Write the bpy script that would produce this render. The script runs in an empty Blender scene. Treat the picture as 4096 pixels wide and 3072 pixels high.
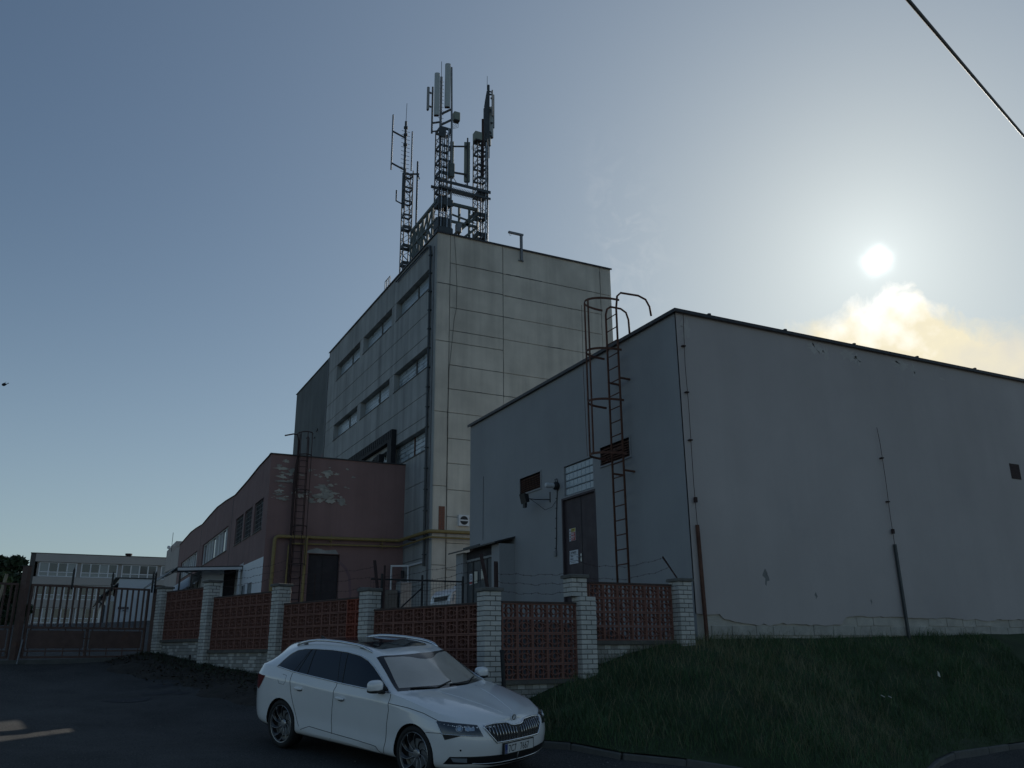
import bpy, bmesh, math, random
import numpy as np
from mathutils import Vector, Matrix
from mathutils.bvhtree import BVHTree
R = math.radians
random.seed(7)
SC = bpy.context.scene
COL = SC.collection

# ------------------------------------------------------------------ camera
PITCH, ROLL, YAW = 0.30379, 0.00869, 0.46846
fw = Vector((math.sin(YAW)*math.cos(PITCH), math.cos(YAW)*math.cos(PITCH), math.sin(PITCH)))
rt = Vector((math.cos(YAW), -math.sin(YAW), 0))
dn = fw.cross(rt)
ca = math.cos(ROLL)*rt + math.sin(ROLL)*dn
cb = -math.sin(ROLL)*rt + math.cos(ROLL)*dn
cam_d = bpy.data.cameras.new('camera'); cam = bpy.data.objects.new('camera', cam_d); COL.objects.link(cam)
cam.matrix_world = Matrix(((ca.x, -cb.x, -fw.x, 0), (ca.y, -cb.y, -fw.y, 0), (ca.z, -cb.z, -fw.z, 1.6), (0, 0, 0, 1)))
cam_d.sensor_width = 36.0; cam_d.lens = 3433.9/4096*36; cam_d.clip_end = 5000; cam_d.clip_start = .05
SC.camera = cam

# ------------------------------------------------------------------ sky and sun
SUN = Vector((.7223, .5674, .3953)).normalized()
EL = math.asin(SUN.z); AZ = math.atan2(SUN.x, SUN.y)
W = bpy.data.worlds.new('World'); SC.world = W; W.use_nodes = True
def build_world():
    nt = W.node_tree; N = nt.nodes; L = nt.links; N.clear()
    out = N.new('ShaderNodeOutputWorld'); bg = N.new('ShaderNodeBackground')
    sky = N.new('ShaderNodeTexSky'); sky.sky_type = 'NISHITA'; sky.sun_disc = False
    sky.sun_elevation = EL; sky.sun_rotation = AZ; sky.altitude = 300; sky.air_density = 1.0; sky.dust_density = DUST; sky.ozone_density = 1.5
    tc = N.new('ShaderNodeTexCoord')
    def vm(op, a, b=None):
        n = N.new('ShaderNodeVectorMath'); n.operation = op
        for i, v in enumerate((a, b)):
            if v is None: continue
            if hasattr(v, 'is_linked'): L.new(v, n.inputs[i])
            else: n.inputs[i].default_value = v
        return n
    def m(op, a, b=None, c=None, clamp=False):
        n = N.new('ShaderNodeMath'); n.operation = op; n.use_clamp = clamp
        for i, v in enumerate((a, b, c)):
            if v is None: continue
            if hasattr(v, 'is_linked'): L.new(v, n.inputs[i])
            else: n.inputs[i].default_value = v
        return n.outputs[0]
    D = vm('NORMALIZE', tc.outputs['Generated']).outputs[0]
    cosang = vm('DOT_PRODUCT', D, tuple(SUN)).outputs['Value']
    ang = m('MULTIPLY', m('ARCCOSINE', m('MINIMUM', cosang, 0.999999)), 57.29578)      # degrees from the sun
    # sun: blown-out core with a soft uneven edge, and its aureole
    wob = N.new('ShaderNodeTexNoise'); wob.inputs['Scale'].default_value = 38.0; wob.inputs['Detail'].default_value = 2; L.new(D, wob.inputs['Vector'])
    angw = m('DIVIDE', m('ADD', ang, m('MULTIPLY', m('SUBTRACT', wob.outputs['Fac'], .5), .9)), .60)
    disc = m('MULTIPLY', m('EXPONENT', m('MULTIPLY', m('MULTIPLY', angw, angw), -1.0)), SUNDISC)
    aur = m('MULTIPLY', m('EXPONENT', m('MULTIPLY', ang, -1/5.0)), AUR1)
    aur2 = m('MULTIPLY', m('EXPONENT', m('MULTIPLY', ang, -1/22.0)), AUR2)
    glow = m('ADD', m('ADD', disc, aur), aur2)
    # cloud bank just below the sun
    E1 = SUN.cross(Vector((0, 0, 1))).normalized(); E2 = E1.cross(SUN).normalized()   # right, up around the sun
    cx = m('MULTIPLY', vm('DOT_PRODUCT', D, tuple(E1)).outputs['Value'], 57.3)
    cy = m('MULTIPLY', vm('DOT_PRODUCT', D, tuple(E2)).outputs['Value'], 57.3)
    front = m('GREATER_THAN', cosang, 0.3)
    comb = N.new('ShaderNodeCombineXYZ'); L.new(cx, comb.inputs[0]); L.new(cy, comb.inputs[1])
    no = N.new('ShaderNodeTexNoise'); no.inputs['Scale'].default_value = .38; no.inputs['Detail'].default_value = 9; no.inputs['Roughness'].default_value = .62; no.inputs['Distortion'].default_value = .35
    L.new(comb.outputs[0], no.inputs['Vector'])
    # outline of the cloud's top edge, in degrees above/below the sun
    fc = N.new('ShaderNodeFloatCurve'); cv = fc.mapping.curves[0]
    pts = [(-12, -9.5), (-9.0, -7.0), (-7.2, -4.0), (-5.0, -2.7), (-2.4, -2.4), (-1.6, -1.9), (0, -1.95), (1.5, -1.75), (2.7, -2.8), (4.3, -4.1), (6.6, -4.8), (9, -5.3), (12, -7.5)]
    while len(cv.points) < len(pts): cv.points.new(.5, .5)
    for q, (x, y) in zip(cv.points, pts): q.location = ((x+12)/24, (y+10)/10); q.handle_type = 'AUTO_CLAMPED'
    fc.mapping.update()
    L.new(m('DIVIDE', m('ADD', cx, 12.0), 24.0), fc.inputs['Value'])
    top = m('SUBTRACT', m('MULTIPLY', fc.outputs[0], 10.0), 10.0)
    h = m('ADD', m('SUBTRACT', top, cy), m('MULTIPLY', m('SUBTRACT', no.outputs['Fac'], .5), 4.2))
    soft = m('MAXIMUM', m('SUBTRACT', 1.15, m('MULTIPLY', m('ABSOLUTE', m('SUBTRACT', cx, 1.0)), .11)), .05)
    dens = m('MULTIPLY', h, soft, clamp=True)
    low = m('ADD', m('MULTIPLY', m('ADD', cy, 13.0), .25), 0.0, clamp=True)
    wid = m('SUBTRACT', 1.0, m('MULTIPLY', m('SUBTRACT', m('ABSOLUTE', m('SUBTRACT', cx, 1.0)), 9.0), .45), clamp=True)
    dens = m('MULTIPLY', m('MULTIPLY', dens, front), m('MULTIPLY', m('MULTIPLY', low, wid), .92))
    no2 = N.new('ShaderNodeTexNoise'); no2.inputs['Scale'].default_value = .6; no2.inputs['Detail'].default_value = 8; L.new(comb.outputs[0], no2.inputs['Vector'])
    ramp = N.new('ShaderNodeValToRGB'); ramp.color_ramp.elements[0].position = .12; ramp.color_ramp.elements[0].color = (1.3, 1.27, 1.2, 1)
    ramp.color_ramp.elements[1].position = 1; ramp.color_ramp.elements[1].color = (.66, .66, .65, 1)
    e = ramp.color_ramp.elements.new(.42); e.color = (.95, .86, .62, 1)
    L.new(m('DIVIDE', m('ADD', ang, m('MULTIPLY', m('SUBTRACT', no2.outputs['Fac'], .5), 9.0)), 14.0, clamp=True), ramp.inputs[0])
    # combine: Nishita * strength (soft shoulder, as the bright haze round the sun), plus glow, clouds over it
    sk = vm('SCALE', sky.outputs[0]); sk.inputs['Scale'].default_value = SKY_STR
    t0 = vm('MULTIPLY', sk.outputs[0], SKY_TINT).outputs[0]
    lum = vm('DOT_PRODUCT', t0, (.2126, .7152, .0722)).outputs['Value']
    tint = vm('SCALE', t0); L.new(m('DIVIDE', 1.0, m('ADD', 1.0, m('MULTIPLY', lum, SHOULDER))), tint.inputs['Scale'])
    gcol = vm('SCALE', (.93, 1.0, .96)); L.new(glow, gcol.inputs['Scale'])
    sep = N.new('ShaderNodeSeparateXYZ'); L.new(D, sep.inputs[0])
    zz = m('DIVIDE', sep.outputs[2], .28); hz = m('MULTIPLY', m('EXPONENT', m('MULTIPLY', m('MULTIPLY', zz, zz), -1.0)), HAZE)
    hcol = vm('SCALE', (.86, 1.0, 1.02)); L.new(hz, hcol.inputs['Scale'])
    s0 = vm('ADD', tint.outputs[0], hcol.outputs[0])
    s1 = vm('ADD', s0.outputs[0], gcol.outputs[0])
    mix = N.new('ShaderNodeMix'); mix.data_type = 'RGBA'
    L.new(dens, mix.inputs['Factor']); L.new(s1.outputs[0], mix.inputs['A']); L.new(ramp.outputs[0], mix.inputs['B'])
    no3 = N.new('ShaderNodeTexNoise'); no3.inputs['Scale'].default_value = .55; no3.inputs['Detail'].default_value = 8; no3.inputs['Roughness'].default_value = .65; no3.inputs['Distortion'].default_value = .8; L.new(comb.outputs[0], no3.inputs['Vector'])
    def gauss(v, c, w): q = m('DIVIDE', m('SUBTRACT', v, c), w); return m('EXPONENT', m('MULTIPLY', m('MULTIPLY', q, q), -1.0))
    wisp = m('MULTIPLY', m('MULTIPLY', m('MULTIPLY', m('SUBTRACT', no3.outputs['Fac'], .47), 3.0, clamp=True), m('MULTIPLY', gauss(cx, -14.5, 2.2), gauss(cy, 3.5, 5.0))), m('MULTIPLY', front, .28))
    mix2 = N.new('ShaderNodeMix'); mix2.data_type = 'RGBA'; L.new(wisp, mix2.inputs['Factor']); L.new(mix.outputs['Result'], mix2.inputs['A']); mix2.inputs['B'].default_value = (.78, .80, .80, 1)
    L.new(mix2.outputs['Result'], bg.inputs[0]); bg.inputs[1].default_value = 1.0
    L.new(bg.outputs[0], out.inputs[0])
SKY_STR = .080; SKY_TINT = (.87, 1.0, 1.05); SUNDISC = 1.5; AUR1 = .24; AUR2 = .38; SHOULDER = 2.2; DUST = .5; HAZE = .165
build_world()
sun_d = bpy.data.lights.new('sun', 'SUN'); sun_d.energy = 3.5; sun_d.angle = R(.55); sun_d.color = (1.0, .93, .82)
sun = bpy.data.objects.new('sun', sun_d); COL.objects.link(sun)
sun.rotation_euler = SUN.to_track_quat('Z', 'Y').to_euler()
SC.view_settings.view_transform = 'Standard'; SC.view_settings.look = 'None'; SC.view_settings.gamma = 1.0; SC.view_settings.exposure = 0.0
SC.view_settings.use_curve_mapping = False

# ------------------------------------------------------------------ helpers
def tag(o, label=None, cat=None, group=None, kind=None):
    if label: o['label'] = label
    if cat: o['category'] = cat
    if group: o['group'] = group
    if kind: o['kind'] = kind
    return o
def empty(name, loc=(0, 0, 0), rot=None, label=None, cat=None, group=None):
    o = bpy.data.objects.new(name, None); COL.objects.link(o); o.location = loc; o.empty_display_size = .2
    if rot is not None: o.rotation_euler = rot
    return tag(o, label, cat, group)
def wloc(o):
    v = Vector(o.location)
    while o.parent: o = o.parent; v = v+Vector(o.location)
    return v
def link(name, me, mat=None, parent=None, smooth=False, local=False):
    o = bpy.data.objects.new(name, me); COL.objects.link(o)
    if mat is not None and len(me.materials) == 0: me.materials.append(mat)
    if parent is not None:
        o.parent = parent
        if not local: o.location = -wloc(parent)
    if smooth:
        me.polygons.foreach_set('use_smooth', [True]*len(me.polygons))
        if isinstance(smooth, (int, float)) and not isinstance(smooth, bool): me.set_sharp_from_angle(angle=R(smooth))
    return o
class MB:
    def __init__(s): s.v = []; s.f = []
    def add(s, vs, fs):
        b = len(s.v); s.v.extend([tuple(p) for p in vs]); s.f.extend([tuple(b+i for i in f) for f in fs]); return s
    def box(s, x0, x1, y0, y1, z0, z1):
        return s.add([(x0,y0,z0),(x1,y0,z0),(x1,y1,z0),(x0,y1,z0),(x0,y0,z1),(x1,y0,z1),(x1,y1,z1),(x0,y1,z1)],
                     [(0,3,2,1),(4,5,6,7),(0,1,5,4),(1,2,6,5),(2,3,7,6),(3,0,4,7)])
    def bbox(s, x0, x1, y0, y1, z0, z1, b=.006):
        # box with chamfered edges
        xs=(x0,x1); ys=(y0,y1); zs=(z0,z1); c=((x0+x1)/2,(y0+y1)/2,(z0+z1)/2)
        vs=[]; idx={}
        for i in (0,1):
            for j in (0,1):
                for k in (0,1):
                    sx=b if i==0 else -b; sy=b if j==0 else -b; sz=b if k==0 else -b
                    for a,p in enumerate(((xs[i],ys[j]+sy,zs[k]+sz),(xs[i]+sx,ys[j],zs[k]+sz),(xs[i]+sx,ys[j]+sy,zs[k]))):
                        idx[(i,j,k,a)]=len(vs); vs.append(p)
        fs=[]
        I=idx
        for i in (0,1):
            q=[I[(i,0,0,0)],I[(i,1,0,0)],I[(i,1,1,0)],I[(i,0,1,0)]]; fs.append(q if i else q[::-1])
        for j in (0,1):
            q=[I[(0,j,0,1)],I[(1,j,0,1)],I[(1,j,1,1)],I[(0,j,1,1)]]; fs.append(q[::-1] if j else q)
        for k in (0,1):
            q=[I[(0,0,k,2)],I[(1,0,k,2)],I[(1,1,k,2)],I[(0,1,k,2)]]; fs.append(q if k else q[::-1])
        for i in (0,1):
            for j in (0,1):
                q=[I[(i,j,0,0)],I[(i,j,1,0)],I[(i,j,1,1)],I[(i,j,0,1)]]; fs.append(q if (i^j) else q[::-1])
            for k in (0,1):
                q=[I[(i,0,k,0)],I[(i,1,k,0)],I[(i,1,k,2)],I[(i,0,k,2)]]; fs.append(q[::-1] if (i^k) else q)
        for j in (0,1):
            for k in (0,1):
                q=[I[(0,j,k,1)],I[(1,j,k,1)],I[(1,j,k,2)],I[(0,j,k,2)]]; fs.append(q if (j^k) else q[::-1])
        for i in (0,1):
            for j in (0,1):
                for k in (0,1):
                    q=[I[(i,j,k,0)],I[(i,j,k,1)],I[(i,j,k,2)]]; fs.append(q if (i+j+k)%2 else q[::-1])
        return s.add(vs,fs)
    def tube(s, pts, r, n=8, close=False, rs=None):
        pts=[Vector(p) for p in pts]; m=len(pts); vs=[]; prev=None
        for i,p in enumerate(pts):
            if close: t=(pts[(i+1)%m]-pts[i-1])
            else: t=(pts[min(i+1,m-1)]-pts[max(i-1,0)])
            t=t.normalized() if t.length>1e-9 else Vector((0,0,1))
            if prev is None:
                a=t.orthogonal().normalized()
            else:
                a=prev-t*prev.dot(t); a=a.normalized() if a.length>1e-6 else t.orthogonal().normalized()
            prev=a; b=t.cross(a)
            rr=rs[i] if rs else r
            for k in range(n):
                an=2*math.pi*k/n; vs.append(p+(a*math.cos(an)+b*math.sin(an))*rr)
        fs=[]
        for i in range(m if close else m-1):
            j=(i+1)%m
            for k in range(n): fs.append((i*n+k,i*n+(k+1)%n,j*n+(k+1)%n,j*n+k))
        if not close: fs.append(tuple(range(n))[::-1]); fs.append(tuple((m-1)*n+k for k in range(n)))
        return s.add(vs,fs)
    def bar(s, a, b, w, h=None, up=(0,0,1)):
        # rectangular bar from a to b
        h=w if h is None else h; a=Vector(a); b=Vector(b); t=(b-a).normalized(); u=Vector(up)
        x=t.cross(u)
        if x.length<1e-4: x=t.orthogonal()
        x.normalize(); y=x.cross(t).normalized(); vs=[]
        for p in (a,b):
            for sx,sy in ((-1,-1),(1,-1),(1,1),(-1,1)): vs.append(p+x*sx*w/2+y*sy*h/2)
        return s.add(vs,[(0,1,2,3),(7,6,5,4),(0,4,5,1),(1,5,6,2),(2,6,7,3),(3,7,4,0)])
    def cyl(s, c, r, z0, z1, n=16, r2=None):
        r2=r if r2 is None else r2
        vs=[(c[0]+r*math.cos(2*math.pi*k/n),c[1]+r*math.sin(2*math.pi*k/n),z0) for k in range(n)]+[(c[0]+r2*math.cos(2*math.pi*k/n),c[1]+r2*math.sin(2*math.pi*k/n),z1) for k in range(n)]
        return s.add(vs,[tuple(range(n))[::-1],tuple(range(n,2*n))]+[(k,(k+1)%n,n+(k+1)%n,n+k) for k in range(n)])
    def prism(s, poly, fn0, fn1):
        # poly: list of 2-D points, fn0/fn1 map them to the two 3-D caps
        n=len(poly); return s.add([fn0(*p) for p in poly]+[fn1(*p) for p in poly],[tuple(range(n))[::-1],tuple(range(n,2*n))]+[(k,(k+1)%n,n+(k+1)%n,n+k) for k in range(n)])
    def mesh(s, name='m'):
        me=bpy.data.meshes.new(name); me.from_pydata(s.v,[],s.f); me.update()
        bm=bmesh.new(); bm.from_mesh(me); bmesh.ops.recalc_face_normals(bm,faces=bm.faces); bm.to_mesh(me); bm.free()
        return me
    def build(s, name, mat, parent=None, smooth=False, local=False): return link(name, s.mesh(name), mat, parent, smooth, local)

# ------------------------------------------------------------------ materials
MATS = {}
def mat(name, color, rough=.8, metal=0.0, spec=.5, noise=0.0, nscale=3.0, bump=0.0, bscale=40.0, streak=0.0, sscale=1.0, color2=None, c2amt=0.0, c2scale=.8, c2sharp=.5, coat=0.0, nrough=.6, speck=0.0, dirt=None, joints=None):
    m = bpy.data.materials.new(name); m.use_nodes = True; nt = m.node_tree; N = nt.nodes; L = nt.links
    b = N['Principled BSDF']; b.inputs['Roughness'].default_value = rough; b.inputs['Metallic'].default_value = metal
    b.inputs['Specular IOR Level'].default_value = spec; b.inputs['Coat Weight'].default_value = coat
    if coat: b.inputs['Coat Roughness'].default_value = .04
    geo = N.new('ShaderNodeNewGeometry'); pos = geo.outputs['Position']
    col = N.new('ShaderNodeRGB'); col.outputs[0].default_value = (*color, 1); cur = col.outputs[0]
    def noi(scale, detail=6, rgh=.6, vec=pos, dist=0):
        n = N.new('ShaderNodeTexNoise'); n.inputs['Scale'].default_value = scale; n.inputs['Detail'].default_value = detail; n.inputs['Roughness'].default_value = rgh; n.inputs['Distortion'].default_value = dist
        L.new(vec, n.inputs['Vector']); return n.outputs['Fac']
    def mix(fac, a, bcol, mode='MIX'):
        x = N.new('ShaderNodeMix'); x.data_type = 'RGBA'; x.blend_type = mode
        if hasattr(fac, 'is_linked'): L.new(fac, x.inputs['Factor'])
        else: x.inputs['Factor'].default_value = fac
        L.new(a, x.inputs['A'])
        if hasattr(bcol, 'is_linked'): L.new(bcol, x.inputs['B'])
        else: x.inputs['B'].default_value = (*bcol, 1)
        return x.outputs['Result']
    def rng(v, a, bb, c, d):
        x = N.new('ShaderNodeMapRange'); x.inputs[1].default_value = a; x.inputs[2].default_value = bb; x.inputs[3].default_value = c; x.inputs[4].default_value = d
        L.new(v, x.inputs[0]); return x.outputs[0]
    if color2 is not None and c2amt > 0:
        f = rng(noi(c2scale, 8, .65, dist=.4), .5+c2sharp*.0+.5*(1-c2amt)*.4, .5+.5*(1-c2amt)*.4+.02+.25*(1-c2sharp), 0, 1); cur = mix(f, cur, color2)
    if noise:
        f = rng(noi(nscale, 8, nrough), .25, .75, 1-noise, 1+noise); g = N.new('ShaderNodeVectorMath'); g.operation = 'SCALE'; L.new(cur, g.inputs[0]); L.new(f, g.inputs['Scale']); cur = g.outputs[0]
    if streak:
        mp = N.new('ShaderNodeMapping'); mp.inputs['Scale'].default_value = (sscale*2.2, sscale*2.2, sscale*.13); L.new(pos, mp.inputs[0])
        f = rng(noi(1.0, 7, .65, mp.outputs[0]), .42, .72, 1.0, 1-streak); g = N.new('ShaderNodeVectorMath'); g.operation = 'SCALE'; L.new(cur, g.inputs[0]); L.new(f, g.inputs['Scale']); cur = g.outputs[0]
    if speck:
        f = rng(noi(48, 5, .8), .34, .70, 1-speck, 1+speck*1.6); g = N.new('ShaderNodeVectorMath'); g.operation = 'SCALE'; L.new(cur, g.inputs[0]); L.new(f, g.inputs['Scale']); cur = g.outputs[0]
    L.new(cur, b.inputs['Base Color'])
    if rough > .3 and noise: L.new(rng(noi(nscale*2.3), .3, .7, max(0, rough-.12), min(1, rough+.08)), b.inputs['Roughness'])
    if bump:
        bp = N.new('ShaderNodeBump'); bp.inputs['Strength'].default_value = bump; bp.inputs['Distance'].default_value = .02
        L.new(noi(bscale, 8, .7), bp.inputs['Height']); L.new(bp.outputs[0], b.inputs['Normal'])
    MATS[name] = m; return m
# ------------------------------------------------------------------ material set
mat('asphalt', (.062, .061, .058), .9, spec=.25, noise=.30, nscale=.55, bump=.6, bscale=90, speck=.75, color2=(.034, .035, .038), c2amt=.5, c2scale=.5, c2sharp=.2)
mat('asphalt_patch', (.026, .027, .030), .85, noise=.2, nscale=3, bump=.35, bscale=160, speck=.3)
mat('soil', (.040, .033, .025), .95, noise=.4, nscale=4, bump=.8, bscale=30, color2=(.025, .035, .014), c2amt=.5, c2scale=3)
mat('turf', (.035, .055, .022), .95, noise=.4, nscale=2, bump=.7, bscale=35, color2=(.035, .030, .020), c2amt=.4, c2scale=1.4)
mat('kerb', (.115, .115, .105), .9, noise=.3, nscale=3, bump=.5, bscale=50, color2=(.09, .09, .075), c2amt=.5, c2scale=2)
mat('plaster_grey', (.36, .365, .37), .92, noise=.12, nscale=.4, color2=(.31, .32, .33), c2amt=.4, c2scale=.4, c2sharp=.0, bump=.28, bscale=70, streak=.08, sscale=.3)
mat('plaster_front_hazed', (.54, .49, .465), .92, noise=.12, nscale=.3, color2=(.44, .41, .415), c2amt=.45, c2scale=.35, c2sharp=.0, bump=.28, bscale=70, streak=.09, sscale=.25)  # paler and warmer than the side wall: flare haze put into the colour
mat('plinth_concrete', (.52, .49, .43), .95, noise=.22, nscale=3, bump=.6, bscale=35, color2=(.36, .34, .30), c2amt=.5, c2scale=2.2)
mat('plinth_block', (.46, .44, .39), .95, noise=.25, nscale=4, bump=.6, bscale=35)
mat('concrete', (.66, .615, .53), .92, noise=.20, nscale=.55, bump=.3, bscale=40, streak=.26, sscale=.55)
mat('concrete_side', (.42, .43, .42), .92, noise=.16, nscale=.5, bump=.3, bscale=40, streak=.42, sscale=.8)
mat('concrete_dark', (.15, .165, .165), .92, noise=.14, nscale=.5, bump=.3, bscale=40, streak=.2, sscale=.5)
mat('scar', (.57, .53, .49), .95, noise=.1, nscale=5)
mat('grit', (.16, .16, .15), .95, noise=.4, nscale=30)
mat('joint_dark', (.13, .13, .125), .95)
mat('core', (.24, .24, .23), .95, noise=.1, nscale=1)
mat('brick_red', (.24, .10, .065), .9, noise=.25, nscale=12, bump=.4, bscale=60)
mat('plaster_brown', (.275, .175, .165), .93, noise=.12, nscale=.6, bump=.28, bscale=60, streak=.16, sscale=.7)
mat('plaster_maroon', (.21, .135, .145), .93, noise=.12, nscale=.6, bump=.28, bscale=60)
mat('white_plaster', (.88, .89, .90), .9, noise=.06, nscale=.7, bump=.2, bscale=60)
mat('white_paint', (.72, .73, .74), .6, noise=.05, nscale=2)
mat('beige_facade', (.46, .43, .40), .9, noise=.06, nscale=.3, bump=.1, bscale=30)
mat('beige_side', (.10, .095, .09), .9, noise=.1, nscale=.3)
mat('flashing', (.055, .055, .058), .55, metal=.4, noise=.2, nscale=4)
mat('rust', (.135, .062, .042), .8, metal=.2, noise=.35, nscale=9, bump=.3, bscale=60, color2=(.075, .040, .032), c2amt=.5, c2scale=6)
mat('rust_dark', (.055, .032, .030), .8, metal=.2, noise=.3, nscale=9, bump=.3, bscale=60)
mat('gate_paint', (.12, .072, .058), .7, noise=.25, nscale=5, bump=.2, bscale=50, color2=(.15, .065, .035), c2amt=.35, c2scale=4)
mat('steel_grey', (.22, .23, .24), .55, metal=.6, noise=.18, nscale=5)
mat('steel_dark', (.085, .095, .10), .6, metal=.5, noise=.2, nscale=5)
mat('steel_green', (.13, .155, .15), .7, metal=.3, noise=.2, nscale=4)
mat('galv', (.42, .44, .45), .4, metal=.8, noise=.12, nscale=5)
mat('radome', (.50, .54, .53), .5, noise=.05, nscale=4)
mat('radome_dark', (.30, .31, .31), .6, noise=.05, nscale=4)
mat('radome_green', (.26, .30, .25), .6, noise=.06, nscale=4)
mat('black', (.018, .018, .020), .6)
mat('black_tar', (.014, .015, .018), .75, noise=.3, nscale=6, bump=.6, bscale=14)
mat('gas_yellow', (.27, .20, .075), .6, noise=.2, nscale=6, color2=(.22, .15, .06), c2amt=.4, c2scale=5)
mat('door_brown', (.070, .052, .058), .7, noise=.14, nscale=1.5, streak=.2, sscale=2)
mat('door_dark', (.035, .030, .035), .75, noise=.2, nscale=2)
mat('door_grey', (.06, .068, .075), .6, noise=.15, nscale=2)
mat('paper', (.66, .64, .55), .8, noise=.06, nscale=10)
mat('sign_white', (.68, .70, .74), .6)
mat('sign_yellow', (.62, .50, .10), .6)
mat('sign_red', (.46, .085, .08), .6)
mat('ink', (.02, .02, .025), .7)
mat('ink_grey', (.30, .32, .35), .7)
mat('sign_maroon', (.06, .012, .012), .6)
mat('clay', (.26, .125, .095), .9, noise=.22, nscale=7, bump=.35, bscale=90, color2=(.19, .10, .082), c2amt=.5, c2scale=2.5)
mat('clay_red', (.33, .095, .06), .9, noise=.2, nscale=7, bump=.35, bscale=90)
mat('clay_rail', (.085, .058, .050), .9, noise=.25, nscale=6, bump=.3, bscale=60)
mat('silicate', (.62, .60, .55), .93, noise=.13, nscale=5, bump=.35, bscale=70, color2=(.33, .32, .28), c2amt=.35, c2scale=1.6)
mat('silicate_b', (.54, .53, .49), .93, noise=.15, nscale=5, bump=.35, bscale=70, color2=(.27, .26, .225), c2amt=.45, c2scale=1.6)
mat('silicate_low', (.33, .32, .29), .95, noise=.2, nscale=4, bump=.4, bscale=60, color2=(.15, .15, .12), c2amt=.5, c2scale=2)
mat('mortar', (.17, .165, .15), .97, noise=.2, nscale=8)
mat('cap_concrete', (.155, .15, .135), .95, noise=.3, nscale=5, bump=.6, bscale=40, color2=(.075, .08, .055), c2amt=.5, c2scale=4)
mat('ledge', (.12, .115, .10), .95, noise=.3, nscale=5, bump=.5, bscale=40)
mat('wood_pale', (.33, .28, .20), .9, noise=.2, nscale=6)
mat('bark', (.10, .075, .055), .95, noise=.3, nscale=6, bump=.6, bscale=20)
mat('leaf_dark', (.045, .07, .03), .7, noise=.4, nscale=1.5)
mat('leaf_light', (.10, .14, .045), .7, noise=.4, nscale=1.5)
mat('blade', (.066, .125, .048), .7, noise=.45, nscale=1.1, color2=(.11, .13, .055), c2amt=.4, c2scale=.9)
mat('blade_dry', (.24, .22, .12), .8, noise=.3, nscale=2)
mat('weed', (.040, .060, .030), .8, noise=.3, nscale=3)
mat('litter_leaf', (.055, .042, .026), .9, noise=.4, nscale=9)
mat('petal', (.7, .7, .68), .7)
mat('glass_block', (.42, .49, .53), .22, spec=.7, noise=.12, nscale=9, bump=.25, bscale=45)
mat('glass_block_b', (.22, .27, .30), .32, spec=.7, noise=.12, nscale=9, bump=.25, bscale=45)
mat('pane', (.045, .055, .065), .08, spec=.9)
mat('pane_light', (.20, .23, .25), .12, spec=.9)
mat('curtain', (.40, .41, .40), .9, noise=.1, nscale=3)
mat('van_white', (.72, .73, .75), .35, coat=.4)
mat('lamp_glass', (.60, .62, .64), .3)
def M(k): return MATS[k]

# ------------------------------------------------------------------ terrain
GP = [ # x, y, z of surveyed ground points (asphalt yard, drive up to the gate, yard behind)
 (-.5,12.9,.36),(2.4,12.2,.24),(4.0,10.0,.02),(5.0,9.6,-.03),(4.118,10.75,.111),(5.603,11.334,.22),(3.068,13.379,.337),(4.554,13.963,.446),(4.336,12.356,.279),(3.2,15,.46),(5.2,10.1,.06),(6.15,11.35,.30),(7.0,10.55,.17),(8.3,10.2,.0),
 (9.0,9.6,-.06),(11.7,9.9,-.17),(14.0,10.2,-.20),(16.2,10.6,-.20),(22,11.2,-.2),(-.7,16.4,.62),(.6,16.4,.58),(1.3,18.9,.80),(2.0,20.3,.92),(-1,20.8,.98),(1.4,22.6,1.18),(-1.5,23.6,1.45),(1.8,24.6,1.52),(-4,24,1.45),
 (2.5,23.1,1.40),(3.1,21.4,1.22),(3.75,19.2,1.05),(4.3,17.3,.82),(4.9,15.5,.62),(5.5,13.9,.50),
 (6.5,14.2,1.0),(8.0,14.0,1.3),(8,16,1.7),(9.6,16,2.2),(6.2,18,1.7),(9.5,20,2.4),(5.5,22,2.0),(10,26,2.55),(5,27,2.1),(1.5,27,1.75),(-3,28,1.8),(14,30,2.9),(12,38,3.35),(7,39,3.3),(3,40,2.8),(-2,40,2.7),(5,45,3.3),(4,60,3.4),(-10,60,3.3),(15,60,3.5),
 (0,100,4.6),(20,100,4.6),(-40,60,3.0),(-40,120,4.5),(0,150,5.6),(60,150,5.5),(-60,170,5.5),(25,25,2.2),(40,40,3),(60,20,1.5),(60,-5,0),(20,5,-.5),(0,4,-.35),(-15,10,.1),(-40,10,0),(-15,24,1.4),(0,-20,-1),(40,-30,-1),(-40,-30,-1)]
_G = np.array(GP); _P = _G[:, :2]
def _kern(r): return r
_A = _kern(np.linalg.norm(_P[:, None]-_P[None], axis=2)); _n = len(_P)
_A = np.block([[_A+np.eye(_n)*-.02, np.c_[np.ones(_n), _P]], [np.c_[np.ones(_n), _P].T, np.zeros((3, 3))]])
_w = np.linalg.solve(_A, np.r_[_G[:, 2], 0, 0, 0])
def ground_z(x, y):
    x = np.asarray(x, float); y = np.asarray(y, float)
    xc = np.clip(x, -60, 60); yc = np.clip(y, -30, 170)
    r = np.sqrt((xc[..., None]-_P[:, 0])**2+(yc[..., None]-_P[:, 1])**2)
    return _kern(r)@_w[:_n]+_w[_n]+_w[_n+1]*xc+_w[_n+2]*yc
def gz(x, y): return float(ground_z(np.array([x]), np.array([y]))[0])
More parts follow.
